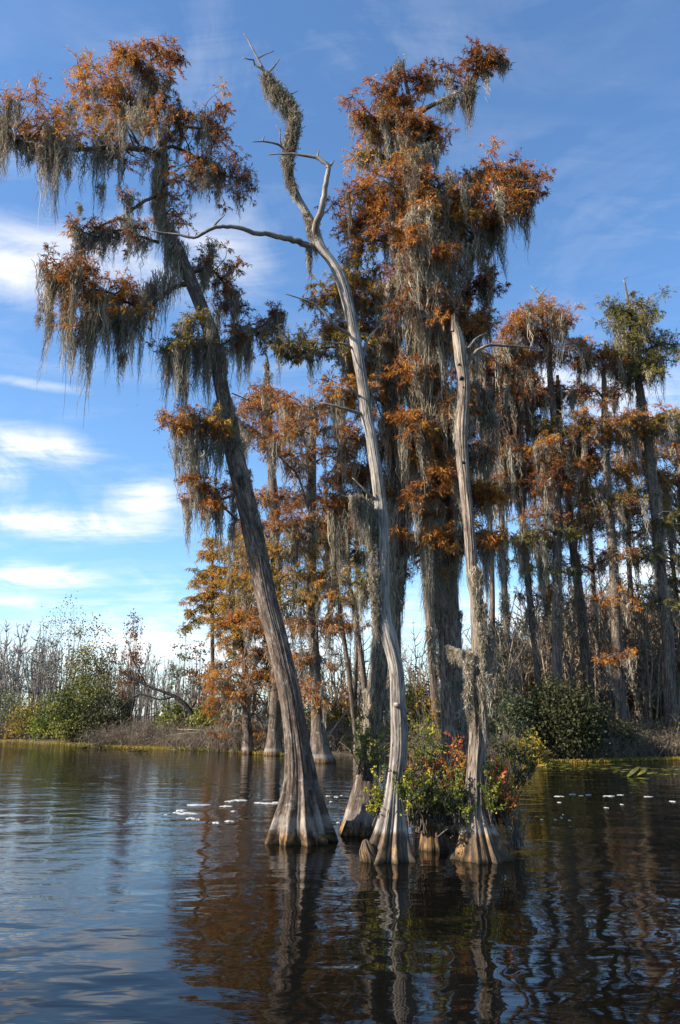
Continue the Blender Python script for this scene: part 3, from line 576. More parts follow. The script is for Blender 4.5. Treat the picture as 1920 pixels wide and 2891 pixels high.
L4([(1430, 540, -.6), (1470, 540, -.6), (1500, 550, -.6)], 3, 1.2, nb=14, spread=24, brad=28, ns=8, hue='brown', mossn=16, ml=(40, 120), upb=.1)
L4([(1200, 780, 0), (1250, 700, .4), (1300, 620, .7), (1340, 560, .9), (1345, 500, 1)], 9, 2, nb=26, spread=38, brad=32, ns=10, hue='brown', mossn=24, ml=(60, 150), tmin=.35, upb=.1, hang=[(1300, 620, 180, 30, 90, .6), (1265, 640, 180, 26, 90, .5)])
L4([(1215, 930, 0), (1270, 870, -.2), (1330, 815, -.4), (1380, 780, -.5), (1405, 772, -.5)], 7, 1.5, nb=20, spread=32, brad=28, ns=8, hue='brown', mossn=20, ml=(50, 140), tmin=.35, upb=0)
L4([(1220, 1010, 0), (1270, 950, -.3), (1330, 900, -.6), (1370, 880, -.7)], 7, 1.6, nb=22, spread=32, brad=30, ns=10, hue='rust', mossn=30, ml=(60, 190), tmin=.3, upb=0)
for (p_, hue) in (([(1200, 880, 0), (1150, 830, -.4), (1100, 810, -.7), (1060, 815, -.9)], 'brown'), ([(1212, 1000, 0), (1160, 950, -.4), (1110, 930, -.7), (1080, 960, -.9)], 'rust'), ([(1220, 1120, 0), (1175, 1080, -.5), (1130, 1070, -.8)], 'brown'), ([(1225, 1240, 0), (1270, 1200, -.6), (1290, 1180, -1)], 'rust'), ([(1230, 1180, 0), (1290, 1130, -.2), (1345, 1100, -.3), (1390, 1110, -.4)], 'brown'),
                  ([(1235, 1330, 0), (1290, 1290, -.2), (1350, 1280, -.4)], 'brown'), ([(1200, 860, 0), (1190, 800, -.8), (1160, 770, -1.3)], 'brown'), ([(1210, 960, 0), (1250, 900, -.9), (1260, 880, -1.2)], 'brown'), ([(1235, 1350, 0), (1190, 1310, -.5), (1160, 1300, -.8)], 'brown'), ([(1205, 900, 0), (1240, 850, .8), (1300, 840, 1.2)], 'brown')):
    L4(p_, 7, 1.6, nb=11, spread=34, brad=30, ns=10, hue=hue, mossn=40, ml=(60, 220), tmin=.2, upb=0, mossden=38)
L4([(1240, 1480, 0), (1290, 1430, -.3), (1340, 1395, -.5), (1390, 1400, -.6)], 6, 1.5, nb=24, spread=26, brad=30, ns=14, hue='rust', mossn=26, ml=(60, 170), tmin=.4, upb=.1, droop=.5)
L4([(1250, 1570, 0), (1300, 1530, -.3), (1345, 1505, -.5), (1390, 1530, -.6)], 5, 1.5, nb=18, spread=24, brad=28, ns=12, hue='rust', mossn=24, ml=(60, 200), tmin=.35, upb=.1, droop=.5)
L4([(1252, 1600, 0), (1230, 1545, -.6), (1215, 1510, -.8), (1200, 1520, -.9)], 5, 1.5, nb=18, spread=24, brad=28, ns=13, hue='bright', mossn=26, ml=(80, 220), tmin=.35, upb=.1, droop=.5, blobs=[(1275, 1540, 26, -.9), (1215, 1500, 26, -.9), (1255, 1480, 24, -.9)])
trunk_moss(T4, 330, 900, 70, (60, 180), 34, 11)
trunk_moss(T4, 700, 1450, 130, (40, 160), 36, 10)
trunk_moss(T4, 1330, 1780, 60, (40, 150), 36, 8)
trunk_moss(T4, 1750, 2150, 24, (40, 130), 30, 6)

# ================================================================== mossy cypress behind the bleached snag
b = G(1020, 2352)
T5 = Tree('cypress_tree', 'mossy cypress with crooked trunk directly behind the bleached dead tree', 'tree', b, b[1])
make_trunk(T5, [(1020, 2352, 62), (1024, 2310, 52), (1030, 2250, 40), (1038, 2190, 32), (1046, 2110, 26), (1058, 2000, 26), (1068, 1900, 25), (1080, 1810, 22), (1098, 1720, 20), (1114, 1620, 18), (1119, 1500, 17), (1115, 1300, 15), (1105, 1150, 14), (1095, 1040, 12), (1085, 920, 9), (1078, 830, 6), (1072, 770, 3)], flutes=8, flare=1.0, sides=48)
for (p_, hue, nb_, ml_) in (([(1080, 880, 0), (1030, 850, -.2), (970, 835, -.3), (905, 835, -.4)], 'gold', 26, (30, 90)), ([(1076, 820, 0), (1040, 790, .2), (990, 780, .3)], 'gold', 16, (30, 80)), ([(1088, 960, 0), (1040, 930, .3), (980, 920, .5), (920, 930, .6)], 'rust', 24, (40, 120)),
                     ([(1092, 1010, 0), (1030, 985, -.3), (950, 980, -.5), (870, 985, -.7), (775, 965, -.8)], 'og', 34, (50, 150)), ([(1095, 1060, 0), (1050, 1040, .4), (990, 1040, .6)], 'gold', 18, (40, 130)), ([(1100, 1150, 0), (1050, 1120, -.3), (980, 1110, -.5), (930, 1130, -.6)], 'bright', 22, (60, 190)),
                     ([(1108, 1270, 0), (1050, 1240, -.3), (1000, 1250, -.5), (950, 1290, -.6)], 'rust', 22, (60, 190)), ([(1112, 1350, 0), (1060, 1340, .2), (1000, 1330, .4), (930, 1370, .5)], 'rust', 22, (60, 190)), ([(1115, 1450, 0), (1060, 1410, .2), (1000, 1410, .4), (940, 1440, .5)], 'brown', 26, (70, 220)),
                     ([(1118, 1330, 0), (1170, 1300, -.2), (1210, 1310, -.3)], 'rust', 14, (60, 180)), ([(1098, 1080, 0), (1150, 1050, .2), (1180, 1060, .3)], 'brown', 14, (60, 200)), ([(1116, 1420, 0), (1160, 1380, .2), (1200, 1390, .3)], 'brown', 12, (60, 200)),
                     ([(1118, 1560, 0), (1170, 1530, .3), (1200, 1540, .4)], 'rust', 9, (60, 200)), ([(1115, 1630, 0), (1060, 1620, .3), (1020, 1650, .5)], 'og', 10, (50, 150)), ([(1110, 1240, 0), (1150, 1190, -.6), (1170, 1180, -.8)], 'rust', 14, (60, 220))):
    limb(T5, p_, 6, 1.5, nb=nb_, spread=32, brad=30, ns=11, hue=hue, mossn=28, ml=ml_, tmin=.2, upb=.1, mossden=32)
trunk_moss(T5, 850, 1800, 80, (60, 240), 34, 9)
trunk_moss(T5, 1780, 2150, 50, (40, 130), 34, 7)

# moss sheets on the sunny face of the great cypress crown
L4([(1180, 480, 0), (1175, 470, -.5), (1185, 480, -1.0), (1210, 500, -1.4)], 5, 2, nb=4, spread=30, brad=24, ns=8, hue='rust', mossn=8, ml=(50, 140), mat=BARK,
   hang=[(1150, 400, 168, 22, 58, -.9), (1185, 420, 152, 20, 54, -.9), (1120, 380, 120, 19, 42, -.8), (1220, 420, 120, 19, 46, -.7), (1165, 540, 160, 27, 71, -1.6), (1200, 600, 176, 27, 71, -1.7), (1150, 620, 128, 19, 42, -1.7), (1240, 640, 160, 24, 58, -1.4), (1190, 720, 208, 32, 79, -1.5), (1240, 740, 192, 32, 71, -1.4), (1130, 720, 160, 24, 50, -1.4), (1300, 690, 176, 28, 71, -1.2), (1280, 780, 176, 28, 63, -1.2)])
L4([(1215, 960, 0), (1210, 930, -.6), (1225, 940, -1.2)], 6, 3, mat=BARK, nb=3, spread=30, brad=24, ns=8, hue='brown',
   hang=[(1190, 900, 208, 24, 58, -1.1), (1150, 980, 192, 19, 42, -1.0), (1215, 1010, 264, 11, 29, -1.2), (1235, 1120, 240, 9, 25, -1.2), (1130, 860, 192, 19, 42, -1.0), (1260, 960, 208, 24, 54, -1.1), (1200, 1180, 264, 12, 29, -1.1), (1160, 1250, 208, 17, 33, -1.0), (1340, 1080, 240, 24, 58, -.8), (1390, 1180, 208, 20, 46, -.6)])
for (p_, hue) in (([(1190, 760, 0), (1180, 700, -1.0), (1160, 680, -1.9)], 'rust'), ([(1195, 800, 0), (1230, 730, -1.0), (1260, 720, -1.8)], 'rust'), ([(1185, 640, 0), (1180, 600, -1.0), (1170, 590, -2.0)], 'bright'), ([(1205, 920, 0), (1190, 870, -1.0), (1150, 860, -1.7)], 'brown'), ([(1210, 980, 0), (1250, 930, -1.0), (1280, 940, -1.6)], 'rust'),
                  ([(1220, 1080, 0), (1190, 1030, -1.0), (1150, 1040, -1.5)], 'rust'), ([(1225, 1160, 0), (1260, 1120, -1.0), (1290, 1140, -1.4)], 'brown'), ([(1230, 1260, 0), (1200, 1220, -1.0), (1170, 1240, -1.4)], 'rust'), ([(1235, 1380, 0), (1270, 1330, -1.0), (1290, 1340, -1.3)], 'rust'), ([(1238, 1440, 0), (1210, 1400, -1.0), (1180, 1420, -1.3)], 'brown')):
    L4(p_, 5, 1.6, nb=10, spread=36, brad=28, ns=11, hue=hue, mossn=12, ml=(50, 170), tmin=.4, upb=0, mossden=30)

# ================================================================== cypresses further back
def far_tree(label, base, path, limbs, Y=None, flare=.35, tmoss=0, name='cypress_tree', bark=None, kw=None, mlr=(30, 90), sides=16):
    b = G(*base); Y = Y or b[1]
    t = Tree(name, label, 'tree', (P(path[0][0], path[0][1], Y)[0], Y), Y, far=True, bark=bark)
    make_trunk(t, [(a[0], a[1], a[2] * .84) for a in path], flutes=7, flare=flare, sides=sides, step=.2, rough=.04, ridge=.03, nr=8)
    for l in limbs:
        p_, hue, nb_ = l[0], l[1], int(l[2] * (.78 if base[0] > 1400 else .9) + .5); k = dict(spread=26, brad=22, ns=10, mossn=nb_, ml=mlr, tmin=.25, upb=.15, nl=12, mossden=16, mw=6, dsp=1.2)
        if kw: k.update(kw)
        if len(l) > 3: k.update(l[3])
        limb(t, p_, 4, 1.0, nb=nb_, hue=hue, sides=6, **k)
    if tmoss: trunk_moss(t, path[-1][1], path[0][1] - 300, int(tmoss * .42), (mlr[0] * .8, mlr[1] * .8), 16, 5, sw=1.1)
    return t
def fan(path, levels, dys=None):
    """limb paths leaving a traced trunk: (v, left px, right px, hue, n, droop)"""
    pv = np.array([p[1] for p in path])[::-1]; pu = np.array([p[0] for p in path])[::-1]
    out = []
    for (v, l, r, hue, n, dr) in levels:
        u = float(np.interp(v, pv, pu))
        for s, w in ((-1, l), (1, r)):
            if w <= 0: continue
            dy = rng.uniform(-1.6, 1.6)
            out.append(([(u, v + w * .25, 0), (u + s * w * .4, v + rng.uniform(-8, 4), dy * .5), (u + s * w, v + dr, dy)], hue, n))
    return out

p_ = [(906, 2152, 52), (904, 2110, 34), (899, 2040, 24), (893, 1950, 19), (886, 1800, 17), (881, 1650, 16), (880, 1450, 15), (882, 1330, 13), (883, 1230, 10), (876, 1170, 6), (868, 1120, 3)]
T7 = far_tree('dark mossy back water cypress with a long rising left limb, right of the leaning trunk', (904, 2152), p_,
    [([(878, 1465, 0), (844, 1350, -.5), (815, 1315, -.8), (770, 1270, -1.2), (720, 1215, -1.5), (675, 1185, -1.8)], 'rust', 34, dict(spread=24, tmin=.35, hang=[])),
     ([(882, 1290, 0), (850, 1230, 1), (815, 1160, 1.6), (770, 1120, 2), (765, 1090, 2)], 'rust', 22)] +
    fan(p_, [(1150, 50, 70, 'rust', 12, -10), (1215, 60, 90, 'rust', 14, 0), (1290, 60, 90, 'rust', 12, 10), (1400, 50, 90, 'brown', 14, 10), (1480, 110, 80, 'rust', 18, 10), (1540, 110, 70, 'gold', 18, 20), (1620, 120, 60, 'gold', 18, 20), (1690, 100, 110, 'gold', 16, 20), (1760, 90, 60, 'rust', 12, 20), (1850, 60, 40, 'rust', 8, 30), (1960, 50, 30, 'rust', 8, 30)]), tmoss=110, mlr=(40, 130))
p_ = [(772, 2132, 36), (774, 2090, 26), (778, 2000, 20), (782, 1850, 17), (778, 1650, 16), (774, 1430, 15), (768, 1340, 14), (762, 1250, 11), (758, 1120, 8), (756, 1040, 6), (753, 1005, 4)]
T6 = far_tree('straight back water cypress with a snapped mossy top, its foot left of the leaning trunk', (772, 2132), p_,
    fan(p_, [(1120, 50, 50, 'rust', 8, 0), (1160, 70, 60, 'rust', 12, -5), (1235, 80, 70, 'rust', 12, 0), (1400, 70, 60, 'rust', 12, 10), (1480, 60, 120, 'rust', 14, 10), (1560, 80, 130, 'gold', 18, 10), (1650, 80, 90, 'gold', 16, 20), (1750, 90, 70, 'rust', 14, 20), (1850, 90, 60, 'rust', 14, 30), (1930, 110, 50, 'rust', 14, 40)]), tmoss=90, mlr=(40, 120))
p_ = [(600, 2080, 8), (600, 1900, 7), (600, 1700, 6), (600, 1560, 3), (599, 1508, 1.2)]
T8 = far_tree('slim young cypress with olive and gold tiers at the left end of the grove', (600, 2100), p_,
    fan(p_, [(1530, 14, 14, 'gold', 6, 6), (1565, 24, 24, 'gold', 8, 8), (1605, 42, 40, 'gold', 12, 10), (1640, 55, 55, 'gold', 14, 12), (1680, 60, 60, 'gold', 14, 14), (1715, 70, 60, 'gold', 14, 16), (1745, 75, 60, 'og', 12, 24)]), Y=52, kw=dict(mossn=0, spread=12, brad=17, ns=10, flat=.3, droop=.5, upb=0), flare=.2)
p_ = [(700, 2110, 20), (694, 1950, 12), (690, 1800, 10), (696, 1650, 8), (704, 1540, 4), (706, 1480, 2)]
T9 = far_tree('bushy drooping cypress thick with orange needles, grey moss trailing to the bank', (700, 2122), p_,
    fan(p_, [(1500, 40, 30, 'gold', 8, 10), (1540, 50, 60, 'gold', 13, 10), (1590, 50, 60, 'gold', 13, 10), (1640, 55, 70, 'gold', 14, 20), (1690, 60, 70, 'gold', 14, 20), (1740, 60, 80, 'bright', 14, 20), (1790, 65, 80, 'gold', 13, 25), (1850, 75, 80, 'bright', 13, 30), (1900, 80, 80, 'bright', 13, 40), (1960, 85, 70, 'rust', 11, 50), (2020, 60, 60, 'rust', 6, 50)]), Y=44, tmoss=80, mlr=(30, 120), kw=dict(droop=.5, flat=.4, mossn=10))
p_ = [(1005, 2080, 9), (985, 1900, 8), (962, 1740, 7), (942, 1570, 6), (930, 1480, 4)]
far_tree('thin dark cypress pole leaning left in the back row, without moss low down', (1005, 2128), p_, fan(p_, [(1480, 40, 40, 'brown', 10, 0), (1520, 60, 30, 'rust', 10, 0), (1760, 60, 40, 'rust', 8, 10)]), Y=42, tmoss=40)
p_ = [(1045, 2080, 11), (1025, 1900, 10), (1004, 1740, 8), (986, 1640, 7), (978, 1540, 4), (990, 1450, 2)]
far_tree('mossy leaning cypress pole half hidden behind the bleached dead tree', (1045, 2128), p_, fan(p_, [(1500, 50, 60, 'brown', 12, 0), (1560, 40, 60, 'og', 10, 10), (1640, 40, 60, 'olive', 8, 10)]), Y=42, tmoss=60)
p_ = [(1240, 2090, 18), (1228, 1950, 16), (1218, 1820, 15), (1208, 1680, 14), (1200, 1500, 12), (1190, 1300, 10), (1180, 1150, 5)]
far_tree('dark straight cypress trunk close behind the left side of the great mossy cypress', (1240, 2180), p_, fan(p_, [(1200, 70, 60, 'brown', 12, 0), (1300, 80, 60, 'rust', 12, 0), (1420, 80, 60, 'brown', 12, 0), (1540, 60, 50, 'rust', 10, 0)]), Y=24, tmoss=60, mlr=(60, 200))
# right bank
R = dict(kw=None)
p_ = [(1570, 2060, 22), (1572, 1960, 17), (1573, 1729, 16), (1573, 1377, 14), (1566, 1200, 12), (1557, 1112, 11), (1548, 1007, 8), (1535, 930, 5), (1526, 868, 3.2), (1526, 832, 3)]
t = far_tree('tall right bank cypress topped by a bare forked white tip above rust needles', (1570, 2140), p_,
    fan(p_, [(885, 50, 50, 'rust', 16, 0), (915, 90, 70, 'rust', 22, 5), (955, 130, 100, 'rust', 24, 20), (1000, 70, 90, 'rust', 18, 20), (1100, 60, 90, 'brown', 16, 10), (1215, 40, 60, 'og', 14, 0), (1260, 60, 90, 'rust', 18, 10), (1310, 60, 70, 'rust', 14, 10), (1370, 50, 50, 'brown', 12, 10), (1450, 70, 50, 'rust', 10, 10), (1500, 60, 40, 'olive', 8, 10), (1600, 50, 40, 'olive', 8, 10)]), tmoss=80, mlr=(30, 110), Y=40)
limb(t, [(1526, 834, 0), (1514, 822, 0), (1500, 808, .1), (1497, 806, .1)], 2.6, .8, mat=DEAD, sides=6, extra=[([(1508, 814), (1519, 812)], 1.2, .6)])
limb(t, [(1526, 834, 0), (1536, 822, 0), (1546, 810, -.1)], 2.4, .8, mat=DEAD, sides=6, extra=[([(1527, 832), (1541, 833)], 1.4, .6)])
p_ = [(1668, 2050, 17), (1664, 1960, 16), (1650, 1820, 16), (1636, 1685, 15), (1620, 1560, 13), (1605, 1421, 11), (1590, 1280, 9), (1578, 1160, 8), (1574, 1060, 5)]
far_tree('right bank cypress pole leaning left, its trunk bare and brown to half height', (1668, 2145), p_,
    fan(p_, [(1120, 50, 60, 'og', 12, 0), (1220, 60, 70, 'rust', 16, 0), (1260, 70, 80, 'rust', 18, 10), (1300, 70, 80, 'rust', 16, 10), (1360, 60, 60, 'brown', 10, 10), (1480, 50, 60, 'rust', 8, 0)]), tmoss=50, mlr=(30, 100), Y=42)
p_ = [(1758, 2100, 30), (1755, 2040, 20), (1742, 1820, 17), (1738, 1685, 16), (1729, 1553, 15), (1718, 1421, 14), (1711, 1311, 13), (1707, 1156, 10), (1703, 1040, 6), (1697, 990, 3)]
far_tree('right bank cypress with sparse drying top and dark shaggy tier halfway down', (1758, 2146), p_,
    fan(p_, [(1000, 60, 60, 'brown', 10, 0), (1030, 60, 70, 'brown', 10, 5), (1110, 60, 40, 'brown', 10, 10), (1200, 80, 70, 'rust', 20, -10), (1240, 70, 50, 'rust', 14, 0), (1420, 70, 60, 'og', 16, -10), (1450, 60, 50, 'brown', 12, 0), (1560, 30, 40, 'brown', 6, 10), (1850, 40, 30, 'rust', 8, 10), (1700, 50, 30, 'rust', 7, 10)]), tmoss=80, mlr=(30, 100), Y=40)
p_ = [(1896, 2040, 24), (1890, 1940, 20), (1886, 1800, 19), (1865, 1597, 17), (1848, 1421, 16), (1830, 1245, 15), (1808, 1112, 13), (1786, 963, 9), (1775, 866, 6), (1768, 820, 3), (1764, 795, 2.5)]
t = far_tree('tallest right bank cypress with bare crooked tip and olive gold tiers', (1896, 2142), p_,
    fan(p_, [(880, 40, 60, 'olive', 14, 0), (900, 36, 60, 'olive', 12, 10), (940, 40, 30, 'olive', 8, 0), (975, 40, 150, 'olive', 26, -5), (1010, 50, 110, 'olive', 22, 10), (1055, 60, 40, 'olive', 14, 10), (1195, 60, 70, 'olive', 14, -10), (1220, 110, 60, 'gold', 16, 0), (1480, 40, 70, 'olive', 8, 0), (1560, 50, 50, 'olive', 8, 10), (1700, 50, 50, 'olive', 6, 10)]), tmoss=110, mlr=(40, 130), Y=41)
limb(t, [(1764, 798, 0), (1760, 790, 0), (1768, 784, 0), (1774, 780, 0)], 2, .8, mat=DEAD, sides=6)
limb(t, [(1772, 838, 0), (1780, 827, 0), (1795, 825, .1), (1806, 824, .1)], 2.6, 1, mat=DEAD, sides=6, hang=[(1787, 826, 28, 6, 20, .1)])
p_ = [(1950, 2050, 17), (1940, 1800, 14), (1930, 1500, 12), (1920, 1300, 9), (1910, 1180, 4)]
far_tree('bright orange cypress at the right edge behind the tallest right bank tree', (1950, 2138), p_,
    fan(p_, [(1190, 70, 60, 'bright', 20, 0), (1240, 80, 60, 'bright', 18, 0), (1285, 150, 60, 'bright', 26, 0), (1330, 190, 60, 'gold', 30, 0), (1390, 200, 60, 'gold', 30, 10), (1440, 200, 60, 'gold', 26, 10), (1500, 180, 50, 'og', 22, 10), (1570, 160, 50, 'olive', 16, 10), (1650, 130, 50, 'olive', 12, 10), (1760, 140, 50, 'brown', 12, 10)]), tmoss=40, mlr=(30, 90), Y=46)
p_ = [(1462, 2060, 13), (1455, 1980, 11), (1442, 1860, 11), (1430, 1773, 10), (1421, 1600, 10), (1416, 1443, 9), (1408, 1250, 9), (1400, 1080, 6), (1396, 980, 3)]
far_tree('slender cypress pole hung with curtains of moss, just right of the broken dead trunk', (1462, 2165), p_,
    fan(p_, [(1000, 60, 70, 'gold', 16, 0), (1050, 60, 80, 'brown', 14, 0), (1100, 60, 80, 'brown', 16, 0), (1150, 50, 70, 'brown', 14, 0), (1210, 60, 60, 'brown', 14, 0), (1280, 60, 50, 'brown', 12, 0), (1360, 50, 40, 'brown', 10, 0)]), tmoss=120, mlr=(40, 150), Y=40.5, kw=dict(mossn=30))
p_ = [(1530, 2060, 12), (1518, 1900, 11), (1504, 1773, 11), (1487, 1597, 10), (1473, 1421, 10), (1462, 1250, 8), (1455, 1100, 5), (1452, 1010, 3)]
far_tree('moss-curtained cypress pole leaning left, second trunk right of the broken dead trunk', (1530, 2160), p_,
    fan(p_, [(1020, 70, 50, 'rust', 14, 0), (1080, 60, 50, 'brown', 14, 0), (1130, 60, 60, 'brown', 14, 0), (1190, 60, 60, 'brown', 14, 0), (1270, 50, 40, 'brown', 12, 0), (1340, 50, 40, 'brown', 10, 0), (1530, 60, 50, 'olive', 8, 0)]), tmoss=130, mlr=(40, 150), Y=41, kw=dict(mossn=26))
p_ = [(1640, 2060, 9), (1610, 1900, 9), (1565, 1790, 8), (1540, 1700, 8), (1530, 1600, 6), (1522, 1500, 4)]
far_tree('crooked dark cypress with mossy elbow, low between the two leaning right bank poles', (1640, 2150), p_, fan(p_, [(1530, 40, 50, 'olive', 10, 0), (1600, 40, 60, 'olive', 8, 0), (1680, 50, 50, 'brown', 6, 0)]), tmoss=50, mlr=(30, 80), Y=42)
p_ = [(1700, 2060, 9), (1692, 1900, 8), (1672, 1600, 7), (1655, 1400, 7), (1645, 1280, 4)]
far_tree('thin mossy pole cypress with small dry crown, behind the right bank leaning pole', (1700, 2140), p_, fan(p_, [(1300, 40, 50, 'rust', 12, 0), (1380, 50, 50, 'rust', 8, 0), (1480, 40, 50, 'brown', 8, 0), (1600, 50, 40, 'brown', 8, 0)]), tmoss=50, mlr=(30, 90), Y=44)

for (u0, u1, top, w, Y_, hue) in ((1390, 1372, 1180, 8, 44, 'brown'), (1560, 1528, 1250, 7, 47, 'rust'), (1612, 1640, 1330, 6, 48, 'gold'), (1800, 1772, 1240, 8, 46, 'rust'), (1125, 1120, 1350, 6, 46, 'rust'), (1000, 1010, 1420, 5, 48, 'gold'), (1930, 1880, 1330, 7, 48, 'gold')):
    q_ = [(u0, 2062, w * 1.5), (u0 * .75 + u1 * .25 + rng.normal() * 5, 1850, w * 1.15), (u0 * .4 + u1 * .6 + rng.normal() * 6, 1600, w), (u1, top + 60, w * .6), (u1 + rng.normal() * 5, top, w * .3)]
    far_tree('slim mossy cypress pole with a thin ragged crown in the crowded back row', (u0, 2135), q_, fan(q_, [(top + 15, 30, 34, hue, 6, 0), (top + 70 + rng.uniform(0, 30), 40, 34, hue, 6, 8), (top + 150 + rng.uniform(0, 40), 34, 38, hue, 5, 8), (top + 260, 36, 30, 'brown', 3, 10)]), Y=Y_, tmoss=45, mlr=(30, 110))
    _o = bpy.data.objects[[k for k in ORIG][-1]]; _o['group'] = 'slim cypress poles in the back row'

# ================================================================== stump between the snags
b = G(1222, 2398)
st = Tree('tree_stump', 'short sunlit stump rotted at the top, standing in the water between the two dead trees', 'stump', b, b[1], bark=SNAG); st.root['category'] = 'stump'
make_trunk(st, [(1222, 2398, 36), (1220, 2370, 31), (1218, 2340, 27), (1216, 2318, 24), (1214, 2312, 12)], flutes=8, flare=1.2, sides=40, rough=.05, step=.03, name='body')
m = M(); A = smooth_path(np.array([P(1236, 2362, b[1] - .2), P(1266, 2340, b[1] - .3), P(1284, 2352, b[1] - .3), P(1272, 2366, b[1] - .3)]), .03); tube(m, A, np.full(len(A), .008), 6)
m.obj('twig', GREYTWIG, st.root)

# ================================================================== leafy shrubs round the snags
def shrub(name, label, base, hpx, wpx, n, mat, hue, Y, stemmat=TWIG, leaf=.05, lw=.4, nl=17, cat='shrub', group=None, z0=None, lean=0, seed=None):
    mpp = MPP(Y, base[1]); c0 = P(base[0], base[1], Y)
    if z0 is not None: c0[2] = z0
    r = thing(name, label, cat, c0, group); s, f = M(), M()
    for k in range(n):
        a = rng.uniform(0, 6.28); rad = wpx * mpp * np.sqrt(rng.random()); h = hpx * mpp * rng.uniform(.35, 1.0) * (1 - .3 * (rad / (wpx * mpp)) ** 2)
        tip = c0 + np.array([math.cos(a) * rad + lean * mpp, math.sin(a) * rad, h])
        mid = c0 + (tip - c0) * .5 + rng.normal(size=3) * .08 * h + np.array([0, 0, .1 * h])
        A = smooth_path(np.array([c0 + rng.normal(size=3) * [.05, .05, 0], mid, tip]), .12)
        tube(s, A, np.linspace(.011, .003, len(A)), 4)
        hh = np.clip(hue[0] + rng.normal() * hue[1], 0, 1)
        i = (len(A) * rng.uniform(.35, 1, nl)).astype(int).clip(0, len(A) - 1)
        for sub in range(3):
            st_ = A[rng.integers(len(A) // 2, len(A))]; d = unit(rng.normal(size=3) + np.array([0, 0, .6])); e = st_ + d * rng.uniform(.08, .25)
            tube(s, np.array([st_, e]), np.array([.004, .002]), 3, cap=False)
            tt = rng.random((nl, 1)); p = st_ + (e - st_) * tt + rng.normal(size=(nl, 3)) * .012
            dd = unit(d + rng.normal(size=(nl, 3)) * .9 + np.array([0, 0, .2]))
            leaflets(f, p, dd, leaf * rng.uniform(.6, 1.3, nl), leaf * lw * rng.uniform(.7, 1.2, nl), np.clip(hh + rng.normal(size=nl) * .13, 0, 1))
    s.obj('stems', stemmat, r); f.obj('foliage', mat, r, smooth=False)
    return r
YB = T2.Y + .7
shrub('shrub', 'glossy green shrub filling the gap between the two dead trees, tallest of the clump', (1190, 2350), 312, 73, 41, GREEN, (.6, .2), YB, leaf=0.041)
shrub('shrub', 'yellow green shrub pressed against the right side of the bleached trunk', (1160, 2330), 187, 63, 36, YELG, (.45, .25), T2.Y - .1, leaf=0.037)
shrub('shrub', 'red and orange leaved shrub in the middle of the clump above the stump', (1265, 2330), 237, 73, 28, REDL, (.5, .25), YB - .2, leaf=0.036)
shrub('shrub', 'dark green shrub hanging over the sunlit stump', (1240, 2325), 150, 84, 41, GREEN, (.5, .2), YB - .6, leaf=0.033)
shrub('shrub', 'loose tall yellow green shrub climbing beside the bleached trunk', (1205, 2320), 330, 60, 26, YELG, (.55, .25), YB + .5, leaf=.05)
shrub('shrub', 'sparse sunlit shrub with yellow and red leaves left of the broken dead trunk', (1290, 2310), 260, 55, 24, REDL, (.8, .25), YB + .2, leaf=.042)
shrub('shrub', 'small reddish shrub with thin red stems just right of the bleached trunk', (1175, 2300), 187, 52, 19, REDL, (.3, .2), T2.Y + .3, leaf=0.030)
shrub('shrub', 'bright yellow sprig of leaves at the left foot of the bleached tree', (1075, 2330), 137, 27, 16, YELG, (.75, .15), T2.Y + .1, leaf=0.037, lean=-10)
shrub('shrub', 'green and orange shrub growing from the left of the broken dead trunk foot', (1300, 2330), 162, 42, 23, YELG, (.4, .25), T3.Y - .1, leaf=0.041)
shrub('shrub', 'flame orange shrub with upright stems at the right foot of the broken dead trunk', (1420, 2330), 187, 42, 27, REDL, (.65, .2), T3.Y + .1, leaf=0.041)
shrub('shrub', 'tall green shrub close behind the right side of the broken dead trunk', (1395, 2330), 225, 42, 21, GREEN, (.75, .2), T3.Y + .4, leaf=0.041)
shrub('shrub', 'lime sprig in front of the broken dead trunk', (1390, 2330), 150, 25, 10, YELG, (.55, .15), T3.Y - .15, leaf=0.044)
shrub('shrub', 'sparse green shrub sprouting beside the mossy trunk behind the bleached tree', (1040, 2240), 212, 63, 23, GREEN, (.75, .2), T5.Y - .4, leaf=0.044, z0=.9)
shrub('shrub', 'thin shrub of green and orange leaves on the far left mossy trunk', (1020, 2200), 150, 31, 10, YELG, (.45, .2), T5.Y - .3, leaf=0.037, z0=1.0)
shrub('shrub', 'gold feathery young cypress growing between the bleached tree and the great cypress', (1215, 2260), 375, 73, 41, GOLD, (.45, .2), T4.Y + 2.0, leaf=0.063, lw=.18, nl=20)
shrub('shrub', 'green understorey shrub behind the gold feathery young cypress', (1180, 2300), 325, 73, 54, GREEN, (.45, .25), T4.Y + 1.0, leaf=0.041)
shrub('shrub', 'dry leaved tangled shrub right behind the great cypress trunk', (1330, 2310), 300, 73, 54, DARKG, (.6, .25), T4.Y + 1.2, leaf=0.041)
shrub('shrub', 'dense green and straw coloured shrub to the right of the broken dead trunk', (1440, 2280), 312, 78, 63, GREEN, (.3, .25), T3.Y + 4, leaf=0.044)
shrub('shrub', 'gold tinted low shrub at the water edge beyond the flame orange shrub', (1490, 2200), 137, 47, 54, OLIVE, (.7, .2), T3.Y + 9, leaf=.1, lw=.2)
shrub('shrub', 'bare grey twiggy shrub trailing into the water right of the broken dead trunk', (1460, 2390), 150, 57, 23, DRY, (.3, .2), T3.Y + .4, leaf=0.015, nl=4, stemmat=GREYTWIG)

